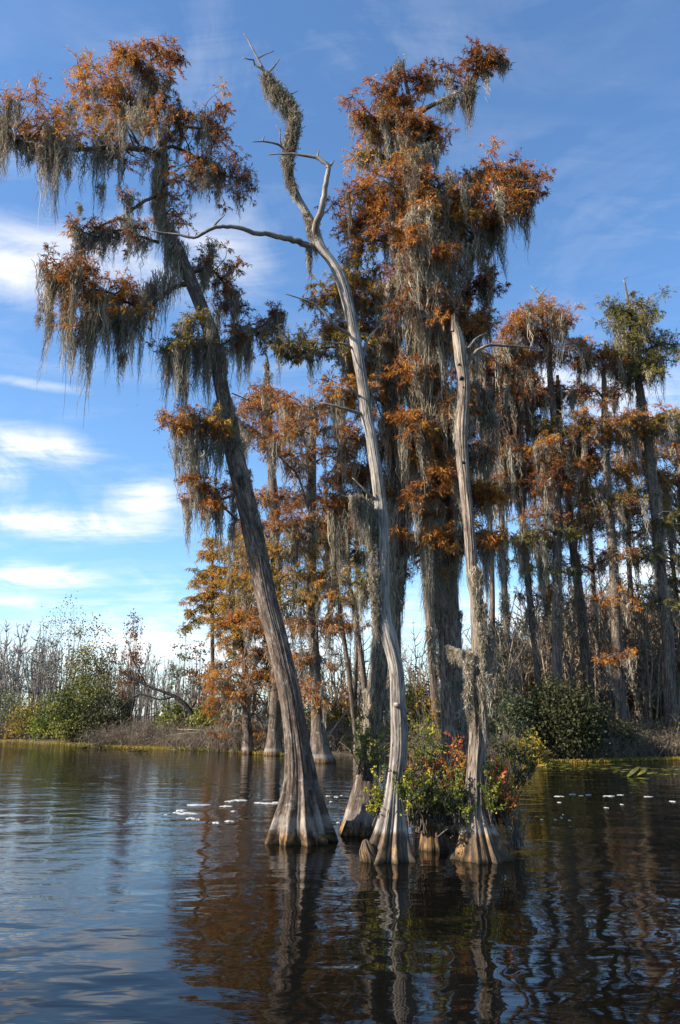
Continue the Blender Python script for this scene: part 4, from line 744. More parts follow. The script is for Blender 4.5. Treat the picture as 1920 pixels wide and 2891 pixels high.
# ================================================================== banks
SH = [(-3000, 2085), (-1200, 2084), (-500, 2085), (0, 2092), (200, 2102), (420, 2112), (600, 2120), (720, 2128), (830, 2133), (1000, 2133), (1150, 2136), (1350, 2148), (1480, 2165), (1560, 2152), (1750, 2146), (1920, 2142), (2500, 2136), (4200, 2130)]
shore = smooth_path(np.array([G(*s) for s in SH]), 1.0)
def shoreY(x): return float(np.interp(x, shore[:, 0], shore[:, 1]))
def on_bank(u, back, z=.15):
    """point on the bank `back` metres behind the shoreline as seen at photo column u"""
    Y = 45.0
    for _ in range(8): Y = shoreY((u - CX) / F * Y * CP) + back if True else Y
    x = P(u, 2060, Y)[0]; return np.array([x, Y, z])
m = M()
x = np.concatenate([[-1500, -600], np.linspace(-200, 200, 260), [600, 1500]])
back = np.array([-60, -3, -.8, -.25, .15, .6, 1.5, 3, 6, 12, 25, 60, 200, 800, 2500.])
zz = np.array([-1.2, -.6, -.25, -.06, .05, .1, .16, .22, .3, .35, .4, .5, .6, .8, 1.])
sy = np.array([shoreY(a) for a in x]) + rng.normal(size=len(x)) * .55
V = np.stack([np.broadcast_to(x[:, None], (len(x), len(back))), sy[:, None] + back[None, :], zz[None, :] + (np.abs(zz)[None, :] > .03) * rng.normal(size=(len(x), len(back))) * .04], -1)
nb_ = len(back); i = np.arange(len(x) - 1)[:, None] * nb_; j = np.arange(nb_ - 1)[None, :]
m.add(V.reshape(-1, 3), np.stack([i + j, i + nb_ + j, i + nb_ + j + 1, i + j + 1], -1).reshape(-1, 4))
MUD = flat_mat('swamp_floor', (.035, .028, .018), (.12, .095, .06), 1.5)
o = m.obj('ground', MUD); o['kind'] = 'structure'
m = M()   # pond bed below everything so the ground reaches under the water
m.add([(-1500, -200, -1.3), (1500, -200, -1.3), (1500, 30, -1.25), (-1500, 30, -1.25)], [(0, 1, 2, 3)])
o = m.obj('pond_bed', MUD); o['kind'] = 'structure'

# --- sedge and floating mats along the water edge (uncountable)
def edge_grass(name, u0, u1, n, b0, b1, h, mat, hue):
    m = M(); u = rng.uniform(u0, u1, n); bk = rng.uniform(b0, b1, n)
    p = np.array([on_bank(a, b_, .02) for a, b_ in zip(u, bk)]); K = 4; t = np.linspace(0, 1, K)
    hh = h * rng.uniform(.4, 1.2, n); d = rng.normal(size=(n, 3)) * .5; d[:, 2] = 1
    c = p[:, None, :] + d[:, None, :] * hh[:, None, None] * t[None, :, None]; c[..., 2] -= .25 * hh[:, None] * t ** 2
    ribbon(m, c, .022 * (1 - .8 * t)[None, :] * np.ones((n, 1)), np.clip(hue[0] + rng.normal(size=n) * hue[1] + .15 * np.sin(u * .02), 0, 1))
    o = m.obj(name, mat, smooth=False); o['kind'] = 'stuff'
edge_grass('bank_sedge', -300, 460, 4200, -1.3, .5, .16, OLIVE, (.75, .25))
edge_grass('bank_sedge', 380, 900, 4000, -.6, .6, .2, OLIVE, (.6, .2))
edge_grass('bank_sedge', 1500, 2100, 3500, -1.2, .3, .14, OLIVE, (.75, .25))
edge_grass('dry_grass', -600, 2500, 12000, .3, 9, .8, DRY, (.45, .2))

# --- templates: bare saplings, shrubs, brush piles (each mesh is shared by its copies)
def sapling(h, nb, wide, forks=1):
    m = M()
    for f in range(forks):
        lean = rng.normal(size=2) * .085 * h + (rng.normal(size=2) * .09 * h if forks > 1 else 0)
        A = smooth_path(np.array([[0, 0, -.15], [lean[0] * .3 + rng.normal() * .08, lean[1] * .3, h * .33], [lean[0] * .6 + rng.normal() * .3, lean[1] * .6 + rng.normal() * .3, h * .66], [lean[0], lean[1], h * rng.uniform(.85, 1)]]), .4)
        tube(m, A, np.linspace(.085, .016, len(A)) * h / 8, 6)
        for k in range(nb):
            i = int(len(A) * rng.uniform(.3, .97)); L = h * rng.uniform(.08, .25) * (1.15 - i / len(A))
            d = unit(np.array([rng.normal(), rng.normal(), rng.uniform(.5, 1.6)])); e = A[i] + d * L * wide * np.array([1, 1, 1])
            c = np.array([A[i], (A[i] + e) / 2 + rng.normal(size=3) * L * .1, e + [0, 0, L * .2]]); B = smooth_path(c, .3)
            tube(m, B, np.linspace(.034, .010, len(B)) * h / 8, 4)
            for q in range(5):
                a = B[rng.integers(len(B))]; e2 = a + unit(rng.normal(size=3) + [0, 0, .9]) * L * rng.uniform(.2, .55)
                tube(m, np.array([a, (a + e2) / 2 + rng.normal(size=3) * L * .05, e2]), np.array([.014, .010, .006]) * h / 8, 3, cap=False)
    return m
def place(mesh, name, label, cat, group, loc, rz, sc):
    o = bpy.data.objects.new(name, mesh); COL.objects.link(o); o.location = loc; o.rotation_euler = (0, 0, rz); o.scale = sc
    return tag(o, label, cat, group)
sapG = [sapling(8, 20, 1.2, f).data('bare_sapling', GREYTWIG) for f in (1, 1, 2, 2)]
sapP = [sapling(8, 17, 1.4, f).data('bare_sapling', PALETWIG) for f in (1, 1, 2, 1, 2, 3)]
for k in range(98):
    u = rng.uniform(-160, 720); bk = rng.uniform(4, 26); p = on_bank(u, bk, .1)
    top = np.interp(u, [-200, 0, 60, 120, 300, 420, 560, 720], [1750, 1745, 1745, 1790, 1790, 1780, 1880, 1830]) + abs(rng.normal()) * 70
    h = P(u, top, p[1])[2]
    place(sapG[k % 4], 'bare_sapling', 'thin leafless grey sapling in the thicket on the left bank', 'tree', 'leafless saplings on the left bank', p, rng.uniform(0, 6.28), (h / 8 * rng.uniform(.85, 1.1),) * 2 + (h / 8,))
for k in range(195):
    u = rng.uniform(800, 2080) if k > 115 else rng.uniform(1330, 2080); bk = rng.uniform(3, 17) ; p = on_bank(u, bk, .15)
    top = np.interp(u, [800, 1000, 1150, 1400, 1600, 1920], [1760, 1780, 1750, 1740, 1600, 1580]) + abs(rng.normal()) * 110
    h = max(2.5, P(u, top, p[1])[2])
    place(sapP[k % 6], 'bare_sapling', 'thin pale leafless sapling crowding behind the right bank cypresses', 'tree', 'pale leafless saplings of the right and middle bank', p, rng.uniform(0, 6.28), (h / 8 * rng.uniform(.8, 1.15),) * 2 + (h / 8,))

def thicket(name, n, u0, u1, b0, b1, tops, mat):
    """the far wood behind, reading as one mass of stems"""
    m = M(); protos = [sapling(8, 9, 1.4, 1 + (_ == 2)) for _ in range(4)]; cat = [np.concatenate(q.v) for q in protos]
    for k in range(n):
        q = protos[k % 4]; u = rng.uniform(u0, u1); p = on_bank(u, rng.uniform(b0, b1), .2)
        h = max(2, P(u, np.interp(u, *tops) + abs(rng.normal()) * 90, p[1])[2]) / 8; a = rng.uniform(0, 6.28); c, s_ = math.cos(a), math.sin(a)
        R_ = np.array([[c, -s_, 0], [s_, c, 0], [0, 0, 1]]); V = cat[k % 4] @ R_.T * h * [1.25, 1.25, 1] + p
        m.add(V, np.concatenate(q.q), np.concatenate(q.t), rng.random(), cat[k % 4])
    o = m.obj(name, mat); o['kind'] = 'stuff'
thicket('far_thicket', 330, 1150, 2150, 14, 60, ([1100, 1400, 1600, 1950], [1830, 1800, 1640, 1600]), PALETWIG)
thicket('far_thicket', 170, -250, 1150, 16, 60, ([-250, 0, 700, 1150], [1800, 1800, 1870, 1830]), GREYTWIG)

def leafy(h, w, n, mat, hue, leaf, lw=.45, nl=60, stem=TWIG, crown=(.2, 1.0)):
    s, f = M(), M()
    for k in range(n):
        a = rng.uniform(0, 6.28); r = w * math.sqrt(rng.random()); zt = h * rng.uniform(*crown) * (1 - .45 * (r / w) ** 2)
        tip = np.array([math.cos(a) * r, math.sin(a) * r, zt])
        A = smooth_path(np.array([[tip[0] * .15, tip[1] * .15, -.1], tip * [.55, .55, .6] + rng.normal(size=3) * .1 * h * .3, tip]), .35)
        tube(s, A, np.linspace(.03, .008, len(A)), 4)
        cl = w * rng.uniform(.14, .3)
        p = tip + rng.normal(size=(nl, 3)) * [cl, cl, cl * .7]
        p[:, 2] = np.maximum(p[:, 2], .02)
        d = unit(rng.normal(size=(nl, 3)) + [0, 0, -.1])
        hh = np.clip(hue[0] + rng.normal() * hue[1] + rng.normal(size=nl) * .13, 0, 1)
        leaflets(f, p, d, leaf * rng.uniform(.6, 1.3, nl), leaf * lw * rng.uniform(.7, 1.2, nl), hh)
    return s, f
def place_shrub(kind, name, label, u, bk, hpx, wpx, mat, hue, n=60, leaf=.14, lw=.45, nl=60, stem=TWIG, crown=(.15, 1.0), cat='shrub', vb=None, group=None):
    p = on_bank(u, bk, .05); mpp = MPP(p[1], 2050)
    r = thing(name, label, cat, p, group); s, f = leafy(hpx * mpp, wpx * mpp, n, mat, hue, leaf, lw, nl, stem, crown)
    s.v = [a + p for a in s.v]; f.v = [a + p for a in f.v]
    s.obj('stems', stem, r); f.obj('foliage', mat, r, smooth=False)
    return r
S = place_shrub
S(0, 'shrub', 'large round green shrub on the left bank, its dark foot hanging over the water', 215, 2.0, 185, 72, GREEN, (.55, .28), 100, .17)
S(0, 'shrub', 'low sunlit yellow green shrub left of the large round one', 150, 1.6, 141, 55, YELG, (.3, .2), 50, .16)
S(0, 'shrub', 'olive and amber low shrub on the far left bank', 95, 2.2, 118, 66, OLIVE, (.55, .3), 50, .16)
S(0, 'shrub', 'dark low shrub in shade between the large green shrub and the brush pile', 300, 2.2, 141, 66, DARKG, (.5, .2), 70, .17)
S(0, 'shrub', 'bright green young shrub behind the black stump on the left bank', 590, 3, 129, 49, GREEN, (.8, .15), 46, .16)
S(0, 'shrub', 'green shrub between the brush pile and the black stump', 490, 4, 129, 55, GREEN, (.6, .2), 44, .16)
S(0, 'shrub', 'grey green shrub at the left edge of the picture', 20, 3, 141, 77, PALEG, (.3, .2), 50, .16)
S(0, 'small_tree', 'leafy green small tree rising above the large round shrub', 240, 5, 365, 77, OLIVE, (.35, .25), 60, .17, crown=(.45, 1.0), nl=45, cat='tree')
S(0, 'small_tree', 'sparse pale green small tree on the left bank skyline, left of the leafy small tree', 170, 9, 413, 66, PALEG, (.4, .2), 40, .15, crown=(.6, 1.0), nl=26, cat='tree')
S(0, 'small_tree', 'sparse pale green small tree top on the left bank, second from the left edge', 110, 9, 389, 48, PALEG, (.5, .2), 30, .15, crown=(.65, 1.0), nl=20, cat='tree')
S(0, 'small_tree', 'brown leaved conical small tree right of the leafy green small tree', 357, 6, 377, 37, RUST, (.2, .14), 60, .15, crown=(.35, 1.0), nl=24, cat='tree')
S(0, 'small_tree', 'grey green slim small tree standing alone left of the slim young cypress', 507, 9, 383, 37, PALEG, (.2, .2), 34, .16, crown=(.4, 1.0), nl=24, cat='tree')
S(0, 'small_tree', 'dull red leaved small tree just left of the slim young cypress', 560, 8, 295, 41, RUST, (.12, .12), 46, .15, crown=(.45, 1.0), nl=24, cat='tree')
S(0, 'small_tree', 'green bush tree with bright leaves behind the drooping orange cypress', 645, 7, 304, 39, YELG, (.35, .2), 40, .16, crown=(.4, 1.0), nl=26, cat='tree')
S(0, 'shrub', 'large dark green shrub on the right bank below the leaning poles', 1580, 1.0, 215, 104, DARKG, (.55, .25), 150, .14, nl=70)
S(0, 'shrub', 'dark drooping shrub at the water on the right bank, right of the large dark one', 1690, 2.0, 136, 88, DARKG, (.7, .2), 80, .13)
S(0, 'shrub', 'light green shrub patch behind the tallest right bank trees', 1820, 9, 157, 99, GREEN, (.7, .2), 60, .16)
S(0, 'shrub', 'low dull shrub at the right edge of the picture by the water', 1900, 2.5, 115, 88, OLIVE, (.25, .2), 60, .13)
S(0, 'shrub', 'small gold green shrub at the corner of the right bank', 1475, 1.5, 78, 44, OLIVE, (.8, .15), 40, .12)
S(0, 'shrub', 'straw and green shrub behind the corner of the right bank', 1440, 4, 199, 66, PALEG, (.3, .25), 70, .13)
S(0, 'shrub', 'green shrub low behind the leaning cypress and the back pool', 960, 4, 136, 66, OLIVE, (.4, .25), 50, .14)
S(0, 'shrub', 'grey green shrub between the back trunks left of the bleached tree', 830, 5, 126, 66, PALEG, (.25, .2), 50, .14)
S(0, 'shrub', 'olive undergrowth shrub seen between the bleached tree and the great cypress', 1170, 5, 199, 66, OLIVE, (.5, .25), 60, .14)
S(0, 'small_tree', 'faded gold small tree on the far bank skyline right of the broken dead trunk', 1400, 14, 409, 55, PALEG, (.6, .25), 60, .18, crown=(.5, 1.0), nl=40, cat='tree')
S(0, 'small_tree', 'pale leaved small tree behind the moss-curtained poles', 1500, 18, 399, 77, PALEG, (.6, .25), 60, .18, crown=(.5, 1.0), nl=34, cat='tree')
S(0, 'small_tree', 'rusty thin leaved small tree between the tallest right bank trees', 1810, 14, 504, 88, RUST, (.4, .2), 80, .18, crown=(.3, 1.0), nl=28, cat='tree')
S(0, 'small_tree', 'amber leaved small tree at the right edge behind the orange cypress', 1905, 14, 420, 66, GOLD, (.6, .2), 60, .18, crown=(.3, 1.0), nl=28, cat='tree')

for k, (u, bk, hh) in enumerate(((1345, 9, 330), (1395, 8, 250), (1500, 8, 300), (1560, 10, 380), (1625, 9, 300), (1690, 11, 400), (1745, 9, 320), (1790, 12, 430), (1850, 10, 350), (1940, 10, 380), (1180, 8, 250), (950, 8, 220), (870, 9, 230), (1010, 9, 240))):
    S(0, 'small_tree', 'small tree with sparse dry tan leaves in the thicket behind the cypresses', u, bk, hh, 48, (DRY, RUST)[k % 3 == 2], (.6 if k % 3 != 2 else .25, .2), 44, .15, crown=(.2, 1.0), nl=20, cat='tree', group='dry leaved small trees in the thicket')
# brush: mounds of dead twigs, one mesh each from a few templates
def brush(w, h, n):  # short tangled twigs
    m = M()
    for k in range(n):
        a = rng.uniform(0, 6.28); r = w * math.sqrt(rng.random()); b0 = np.array([math.cos(a) * r, math.sin(a) * r * .6, -.05])
        top = b0 + np.array([rng.normal() * .32 * w, rng.normal() * .25 * w, h * rng.uniform(.3, 1.15) * (1 - .5 * (r / w) ** 2)])
        K = np.stack([b0, b0 * .4 + top * .6 + [0, 0, .22 * h], top, top + np.array([rng.normal() * .2, rng.normal() * .2, -.25 * h])])
        A = smooth_path(K, .35)
        ribbon(m, A[None], np.linspace(.015, .005, len(A))[None], np.array([np.clip(rng.normal(.5, .22), 0, 1)]))
        for q in range(4):
            a0 = A[rng.integers(len(A))]; e = a0 + unit(rng.normal(size=3)) * rng.uniform(.3, .8); mid = (a0 + e) / 2 + rng.normal(size=3) * .07
            ribbon(m, np.array([[a0, mid, e]]), np.array([[.010, .007, .003]]), np.array([np.clip(rng.normal(.5, .22), 0, 1)]))
    return m
BR = [brush(2.2, 2.3, 520).data('brush_pile', DRY, smooth=False) for _ in range(3)]
spots = [(-40, 2.5, .9), (25, 1.4, 1.0), (70, 4, 1.1), (120, 2.8, 1.0), (250, 4, 1.1), (320, 3, 1.0), (372, 1.6, 1.1), (405, 2.5, 1.2), (440, 1.3, .9), (480, 1.2, .7), (520, 1.3, .7), (560, 1.4, .65), (610, 1.2, .7), (655, 1.2, .75), (690, 1.5, .8), (545, 3.4, 1.0), (740, 1.8, .8), (800, 2.2, .8), (850, 1.6, .8), (920, 2.0, .8), (980, 2.4, .9), (1060, 2.4, .9), (1330, 3, .9), (1400, 3, .9), (1510, 2, .8), (1600, 1.1, .7), (1660, 1.2, .8), (1740, 1.3, .8), (1790, 1.6, .9), (1850, 1.4, .8), (1930, 1.8, .9), (1700, 4, 1.1), (1980, 2, .9), (200, 7, 1.3), (0, 7, 1.3), (420, 6, 1.2), (860, 6, 1.0), (1120, 6, 1.0), (1250, 4, .9), (1560, 5, .9), (1860, 4, .9)]
for k, (u, bk, s) in enumerate(spots):
    left = u < 760
    s *= rng.uniform(.6, 1.15); place(BR[k % 3], 'brush_pile', 'tangled grey mound of dead twigs along the left bank' if left else 'tangled grey mound of dead twigs along the middle and right bank', 'brush', 'dead brush on the left bank' if left else 'dead brush on the right bank', on_bank(u, bk, .05), rng.uniform(-.5, .5) + (math.pi if rng.random() < .5 else 0), (s * 1.1, s * .8, s * rng.uniform(.6, 1.1)))
# drift logs and sticks at the water
def stick(name, label, pts, r0, r1, mat, extra=()):
    A = smooth_path(np.array(pts), .15); m = M(); tube(m, A, np.linspace(r0, r1, len(A)), 8)
    for q in extra:
        B = smooth_path(np.array(q[0]), .15); tube(m, B, np.linspace(q[1], q[2], len(B)), 6)
    c = A[0]; o = m.obj(name, mat, None, c); ORIG.pop(o.name, None); return tag(o, label, 'fallen branch')
for (u0, u1, bk, z0, z1, lab) in ((470, 640, 1.0, .75, 1.0, 'longest bleached fallen branch lying on the brush of the left bank'), (415, 545, .9, .12, .75, 'bleached fallen branch slanting down to the water on the left bank'), (500, 655, 1.4, 1.15, .85, 'upper bleached fallen branch on the brush of the left bank'), (700, 760, .4, .15, .1, 'bleached stick at the foot of the drooping orange cypress')):
    a, b_ = on_bank(u0, bk, z0), on_bank(u1, bk, z1); mid = (a + b_) / 2 + [0, 0, .12]
    stick('fallen_branch', lab, [a, mid, b_], .035, .015, PALETWIG, [([mid, mid + [.5, .1, .25]], .015, .008)])
BLACK = bark_mat('charred_wood', (.008, .007, .006), (.022, .019, .016), (.05, .045, .04), .02, .1, 18)
a = on_bank(545, 2.5, 0); mp = MPP(a[1], 2000)
o = stick('fallen_tree', 'black leaning dead tree on the left bank with arching limbs over the brush pile', [a, a + [0, 0, 1.3], a + [-.25, 0, 2.3], a + [-1.3, 0, 3.2], a + [-3.2, .2, 3.9], a + [-5.2, .3, 4.9]], .19, .03, BLACK,
      [([a + [-1.3, 0, 3.2], a + [-2.2, 0, 3.0], a + [-3.6, 0, 3.3], a + [-4.6, 0, 2.6], a + [-5.0, 0, 1.9]], .07, .025), ([a + [-.25, 0, 2.3], a + [.1, 0, 2.9], a + [.05, 0, 3.3]], .09, .05), ([a + [-3.2, .2, 3.9], a + [-4.2, .2, 5.6], a + [-4.5, .2, 6.4], a + [-5.0, .2, 7.4]], .05, .012), ([a + [-3.9, 0, 3.1], a + [-4.0, 0, 2.2], a + [-4.0, 0, 1.0]], .05, .03)])
o['category'] = 'fallen tree'
a = on_bank(905, 1.2, .3); stick('fallen_branch', 'long bare branch leaning up to the right on the middle bank', [a, a + [1.0, .2, 1.4], a + [2.4, .3, 3.0], a + [3.2, .3, 3.6]], .06, .02, DEAD, [([a + [1.6, .2, 2.1], a + [1.5, .2, 2.7]], .03, .01)])
a = on_bank(1390, 5, .6); stick('fallen_branch', 'dark straight branch leaning across right of the broken dead trunk', [a, a + [1.6, 0, 1.1], a + [3.0, 0, 1.9]], .07, .03, TWIG)

# ================================================================== water
m = M()
m.add([(-1500, -200, 0), (1500, -200, 0), (1500, 120, 0), (-1500, 120, 0)], [(0, 1, 2, 3)])
wm, nt = newmat('dark_swamp_water'); g = N(nt)
geo = g('ShaderNodeNewGeometry')
def wcoord(sx, sy, rot=0.0, loc=(0, 0, 0)):
    mp_ = g('ShaderNodeMapping'); mp_.inputs['Scale'].default_value = (sx, sy, 1); mp_.inputs['Rotation'].default_value = (0, 0, rot); mp_.inputs['Location'].default_value = loc
    g.link(geo.outputs['Position'], mp_.inputs[0]); return mp_.outputs[0]
def noise(vec, sc, det=2.0, dist=0.0, rough=.5):
    n = g('ShaderNodeTexNoise', i_Scale=sc, i_Detail=det, i_Distortion=dist, i_Roughness=rough); g.link(vec, n.inputs[0]); return n.outputs[0]
big = noise(wcoord(.85, 1.15, .5), 1.0, 1.0, .5)                 # swell left by the boat
mid_ = noise(wcoord(2.0, 3.6, .3, (4, 2, 0)), 1.0, 1.5, .6)
fine = noise(wcoord(4.0, 16.0, -.05, (1, 7, 0)), 1.0, 2.0, .3)   # wind ripple
patch = noise(wcoord(.09, .22, .3, (2.3, .4, 0)), 1.0, 2.0)
ys = g('ShaderNodeSeparateXYZ'); g.link(geo.outputs['Position'], ys.inputs[0])
wind = g.math('MULTIPLY', g.maprange(patch, .36, .58), g.maprange(ys.outputs[1], 8.0, 13.0, .15, 1.0))
h = g.math('ADD', g.math('MULTIPLY', big, WAVE[0]), g.math('MULTIPLY', mid_, WAVE[1]))
h = g.math('ADD', h, g.math('MULTIPLY', fine, g.math('ADD', g.math('MULTIPLY', wind, WAVE[2]), WAVE[3])))
bp = g('ShaderNodeBump', i_Strength=1.0, i_Distance=1.0); g.link(h, bp.inputs['Height'])
p = g('ShaderNodeBsdfPrincipled', i_Roughness=.015, i_IOR=1.23); p.inputs['Base Color'].default_value = (.003, .0026, .002, 1)
g.link(bp.outputs[0], p.inputs['Normal'])
o_ = g('ShaderNodeOutputMaterial'); g.link(p.outputs[0], o_.inputs[0])
o = m.obj('water', wm); o['kind'] = 'structure'

# foam flecks
FOAM = flat_mat('foam', (.26, .26, .255), (.42, .42, .41), 30, .6)
def foam(u, v, wpx, hpx, label, group):
    c = G(u, v, .004); mpp = MPP(c[1], v); a = wpx * mpp / 2; b_ = abs(G(u, v + hpx / 2)[1] - G(u, v - hpx / 2)[1]) / 2
    n = 26; th = np.linspace(0, 6.283, n, endpoint=False); rr = 1 + .28 * np.sin(3 * th + rng.uniform(0, 6)) * rng.random() + .22 * np.sin(5 * th + rng.uniform(0, 6)) + rng.normal(size=n) * .06
    Vt = np.stack([np.cos(th) * rr * a, np.sin(th) * rr * b_, np.zeros(n)], -1); lo = Vt * 1.05; lo[:, 2] = -.004; Vc = np.vstack([Vt * [.97, .97, 1] + [0, 0, .004], lo, [[0, 0, .007]]])
    m = M(); k = np.arange(n); k2 = (k + 1) % n
    m.add(Vc + c, np.stack([k + n, k2 + n, k2, k], -1), np.stack([k, k2, np.full(n, 2 * n)], -1))
    tag(m.obj('foam_patch', FOAM, None, c), label, 'foam', group)
for (u, v, w, hh) in ((560, 2272, 60, 5), (512, 2288, 30, 6), (530, 2296, 55, 7), (500, 2294, 24, 4), (540, 2310, 30, 6), (650, 2262, 26, 4), (676, 2259, 44, 5), (640, 2276, 34, 5), (612, 2322, 20, 5), (648, 2318, 26, 5), (735, 2266, 30, 4), (760, 2268, 44, 4), (780, 2265, 24, 3), (560, 2313, 12, 3), (660, 2290, 16, 3), (470, 2300, 12, 3)):
    foam(u, v, w * .9, hh * .75, 'flat white foam patch floating left of the leaning cypress', 'foam patches left of the leaning cypress')
for (u, v, w, hh) in ((926, 2247, 16, 3), (950, 2250, 18, 3), (965, 2246, 10, 2), (935, 2263, 10, 3), (955, 2322, 14, 4), (1578, 2248, 34, 3), (1616, 2242, 24, 2), (1640, 2246, 18, 2), (1662, 2243, 20, 2), (1720, 2247, 40, 3), (1752, 2244, 22, 2), (1830, 2249, 30, 3), (1580, 2265, 14, 2), (1712, 2280, 14, 3), (1756, 2271, 12, 3), (1530, 2314, 9, 4), (1568, 2314, 9, 4), (1585, 2308, 7, 4), (1608, 2316, 9, 4), (1590, 2300, 7, 3), (1900, 2262, 20, 3)):
    foam(u, v, w * .7, hh * .6, 'small white foam fleck on the dark water of the right side' if u > 1200 else 'small white foam fleck between the cypress bases', 'foam flecks on the right water' if u > 1200 else 'foam flecks between the cypress bases')
# lily pads
LILY = flat_mat('lily_pad', (.055, .062, .014), (.20, .18, .035), 3, .4)
def pad(u, v, r, tilt, label, group, mat=LILY):
    c = G(u, v, .006); n = 18; th = np.linspace(.35, 6.28 - .35, n) + rng.uniform(0, 6.28)
    Vt = np.stack([np.cos(th) * r, np.sin(th) * r, np.sin(th * 2) * r * .04 + (np.cos(th) * r) * tilt], -1); Vt[:, 2] -= min(Vt[:, 2].min(), 0)
    m = M(); k = np.arange(n - 1); Vc = np.vstack([Vt, Vt - [0, 0, .004], [[0, 0, .0]], [[0, 0, -.004]]]) + c
    m.add(Vc, np.stack([k + n, k + n + 1, k + 1, k], -1), np.vstack([np.stack([k, k + 1, np.full(n - 1, 2 * n)], -1), np.stack([k + n + 1, k + n, np.full(n - 1, 2 * n + 1)], -1)]))
    return tag(m.obj('lily_pad', mat, None, c), label, 'lily pad', group)
for k in range(70):
    u = rng.uniform(1545, 1960); v = rng.uniform(2156, 2180) + (8 if u > 1780 else 0)
    pad(u, v, rng.uniform(.08, .2), abs(rng.normal()) * .07, 'flat yellow green lily pad floating off the right bank', 'lily pads off the right bank')
for k in range(16):
    u = rng.uniform(210, 420); pad(u, np.interp(u, [200, 420], [2106, 2117]) + rng.uniform(0, 5), rng.uniform(.15, .3), abs(rng.normal()) * .2, 'pale lily pad floating along the left bank', 'lily pads along the left bank')
pad(1788, 2193, .22, .75, 'upturned bright yellow lily leaf standing out of the right water', None); pad(1815, 2192, .20, .7, 'upturned yellow green lily leaf beside the bright yellow one', None); pad(1806, 2198, .3, .0, 'broad pale lily pad under the two upturned leaves', None)

# ================================================================== sky, sun, camera
SUN_EL, SUN_A = math.radians(SUNCFG[0]), math.radians(SUNCFG[1])
to_sun = Vector((-math.sin(SUN_A) * math.cos(SUN_EL), -math.cos(SUN_A) * math.cos(SUN_EL), math.sin(SUN_EL)))
L = bpy.data.lights.new('sun', 'SUN'); L.energy = SUNCFG[2]; L.angle = math.radians(.5); L.color = (1, .90, .76)
so = bpy.data.objects.new('sun', L); COL.objects.link(so); so.rotation_euler = to_sun.to_track_quat('Z', 'Y').to_euler(); so.location = (-30, 0, 40)
w = bpy.data.worlds.new('World'); scene.world = w; w.use_nodes = True; nt = w.node_tree; nt.nodes.clear(); g = N(nt)
sky = g('ShaderNodeTexSky', sky_type='NISHITA'); sky.sun_disc = False; sky.sun_elevation = SUN_EL; sky.sun_rotation = math.atan2(to_sun.x, to_sun.y) % (2 * math.pi)
sky.air_density = 1.0; sky.dust_density = SKYCFG[1]; sky.ozone_density = SKYCFG[2]; sky.altitude = 0
tc = g('ShaderNodeTexCoord'); sp = g('ShaderNodeSeparateXYZ'); g.link(tc.outputs['Generated'], sp.inputs[0])
az = g.math('ARCTAN2', sp.outputs[0], sp.outputs[1]); el = g.math('ARCSINE', sp.outputs[2])
# cloud layer: noise over the sky plane, gathered where the cloud banks lie
dz = g.math('ADD', g.math('MAXIMUM', sp.outputs[2], 0.0), .12)
cx = g.math('DIVIDE', sp.outputs[0], dz); cy = g.math('DIVIDE', sp.outputs[1], dz)
cv = g('ShaderNodeCombineXYZ'); g.link(cx, cv.inputs[0]); g.link(cy, cv.inputs[1])
def cn(sx, sy, rot, sc, det, dist, rough=.55):
    mp_ = g('ShaderNodeMapping'); mp_.inputs['Scale'].default_value = (sx, sy, 1); mp_.inputs['Rotation'].default_value = (0, 0, rot); g.link(cv.outputs[0], mp_.inputs[0])
    n = g('ShaderNodeTexNoise', i_Scale=sc, i_Detail=det, i_Distortion=dist, i_Roughness=rough); g.link(mp_.outputs[0], n.inputs[0]); return n.outputs[0]
n1 = cn(1, .6, .5, 3.6, 9.0, 1.1, .62); n2 = cn(.55, 1.9, .35, 5.0, 9.0, .9, .66); n3 = cn(1.0, 2.2, .1, 1.1, 4.0, .3)
nn = g.math('ADD', g.math('MULTIPLY', n1, .6), g.math('MULTIPLY', n2, .4))
def dirpx(u, v):
    d = P(u, v, 1.0) - [0, 0, CAMH]; d /= np.linalg.norm(d); return math.atan2(d[0], d[1]), math.asin(d[2])
tot = None
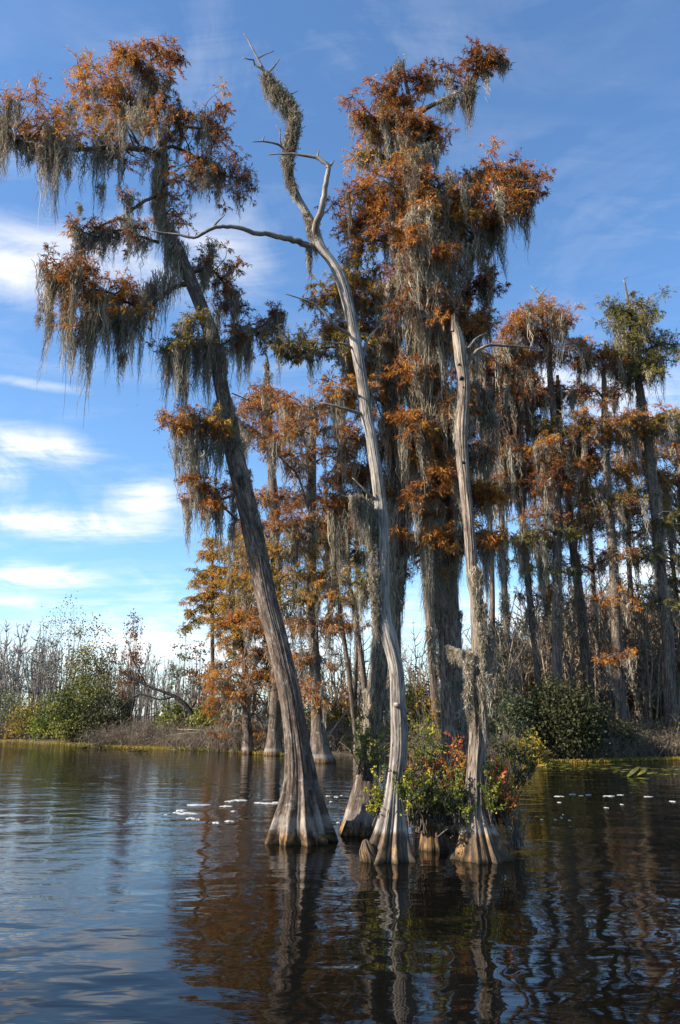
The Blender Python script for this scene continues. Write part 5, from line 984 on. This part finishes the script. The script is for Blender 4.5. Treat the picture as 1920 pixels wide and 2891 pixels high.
for (u, v, su, sv, st_) in CLOUDS:
    a0, e0 = dirpx(u, v); sa, se = su / F, sv / F
    q = g.math('ADD', g.math('POWER', g.math('ABSOLUTE', g.math('DIVIDE', g.math('SUBTRACT', az, a0), sa)), 2.0), g.math('POWER', g.math('ABSOLUTE', g.math('DIVIDE', g.math('SUBTRACT', el, e0), se)), 2.0))
    q = g.math('MULTIPLY', g.math('EXPONENT', g.math('MULTIPLY', q, -1.0)), st_)
    tot = q if tot is None else g.math('ADD', tot, q)
cover = g.maprange(g.math('MULTIPLY', g.math('MINIMUM', tot, 1.15), g.math('ADD', 1.0, g.math('MULTIPLY', g.math('SUBTRACT', nn, .5), 5.5))), .12, 1.35)
thin = g.math('MULTIPLY', g.maprange(nn, .46, .66), g.math('MULTIPLY', g.maprange(n3, .4, .65), .26))
low = g.math('SUBTRACT', 1.0, g.maprange(el, 0.0, .14)); lowc = g.math('MULTIPLY', g.math('POWER', low, 1.5), g.maprange(n2, .36, .62, .25, 1.0))
c = g.math('ADD', g.math('ADD', cover, thin), g.math('MULTIPLY', lowc, .75), clamp=True)
skc = g.mix(1.0, sky.outputs[0], SKYCFG[3], 'MULTIPLY')
col = g.mix(g.math('MULTIPLY', c, .93), skc, tuple(x * SKYCFG[4] for x in (1.0, .985, .97)))
bg = g('ShaderNodeBackground'); bg.inputs['Strength'].default_value = SKYCFG[0]; g.link(col, bg.inputs['Color'])
wo = g('ShaderNodeOutputWorld'); g.link(bg.outputs[0], wo.inputs[0])
w.cycles.sampling_method = 'MANUAL'; w.cycles.sample_map_resolution = 512

cam = bpy.data.cameras.new('camera'); co = bpy.data.objects.new('camera', cam); COL.objects.link(co)
co.location = (0, 0, CAMH); co.rotation_euler = (math.pi / 2 + PITCH, 0, 0)
cam.sensor_fit = 'VERTICAL'; cam.sensor_height = 24.0; cam.lens = F / 2891 * 24.0; cam.clip_end = 6000; cam.clip_start = .1
scene.camera = co
vs = scene.view_settings; vs.view_transform = 'Standard'; vs.look = 'None'; vs.gamma = 1; vs.exposure = EXPO
scene.cycles.max_bounces = 6; scene.cycles.transparent_max_bounces = 4; scene.cycles.diffuse_bounces = 3; scene.cycles.glossy_bounces = 3; scene.cycles.transmission_bounces = 3
scene.cycles.use_denoising = True; scene.cycles.use_adaptive_sampling = False
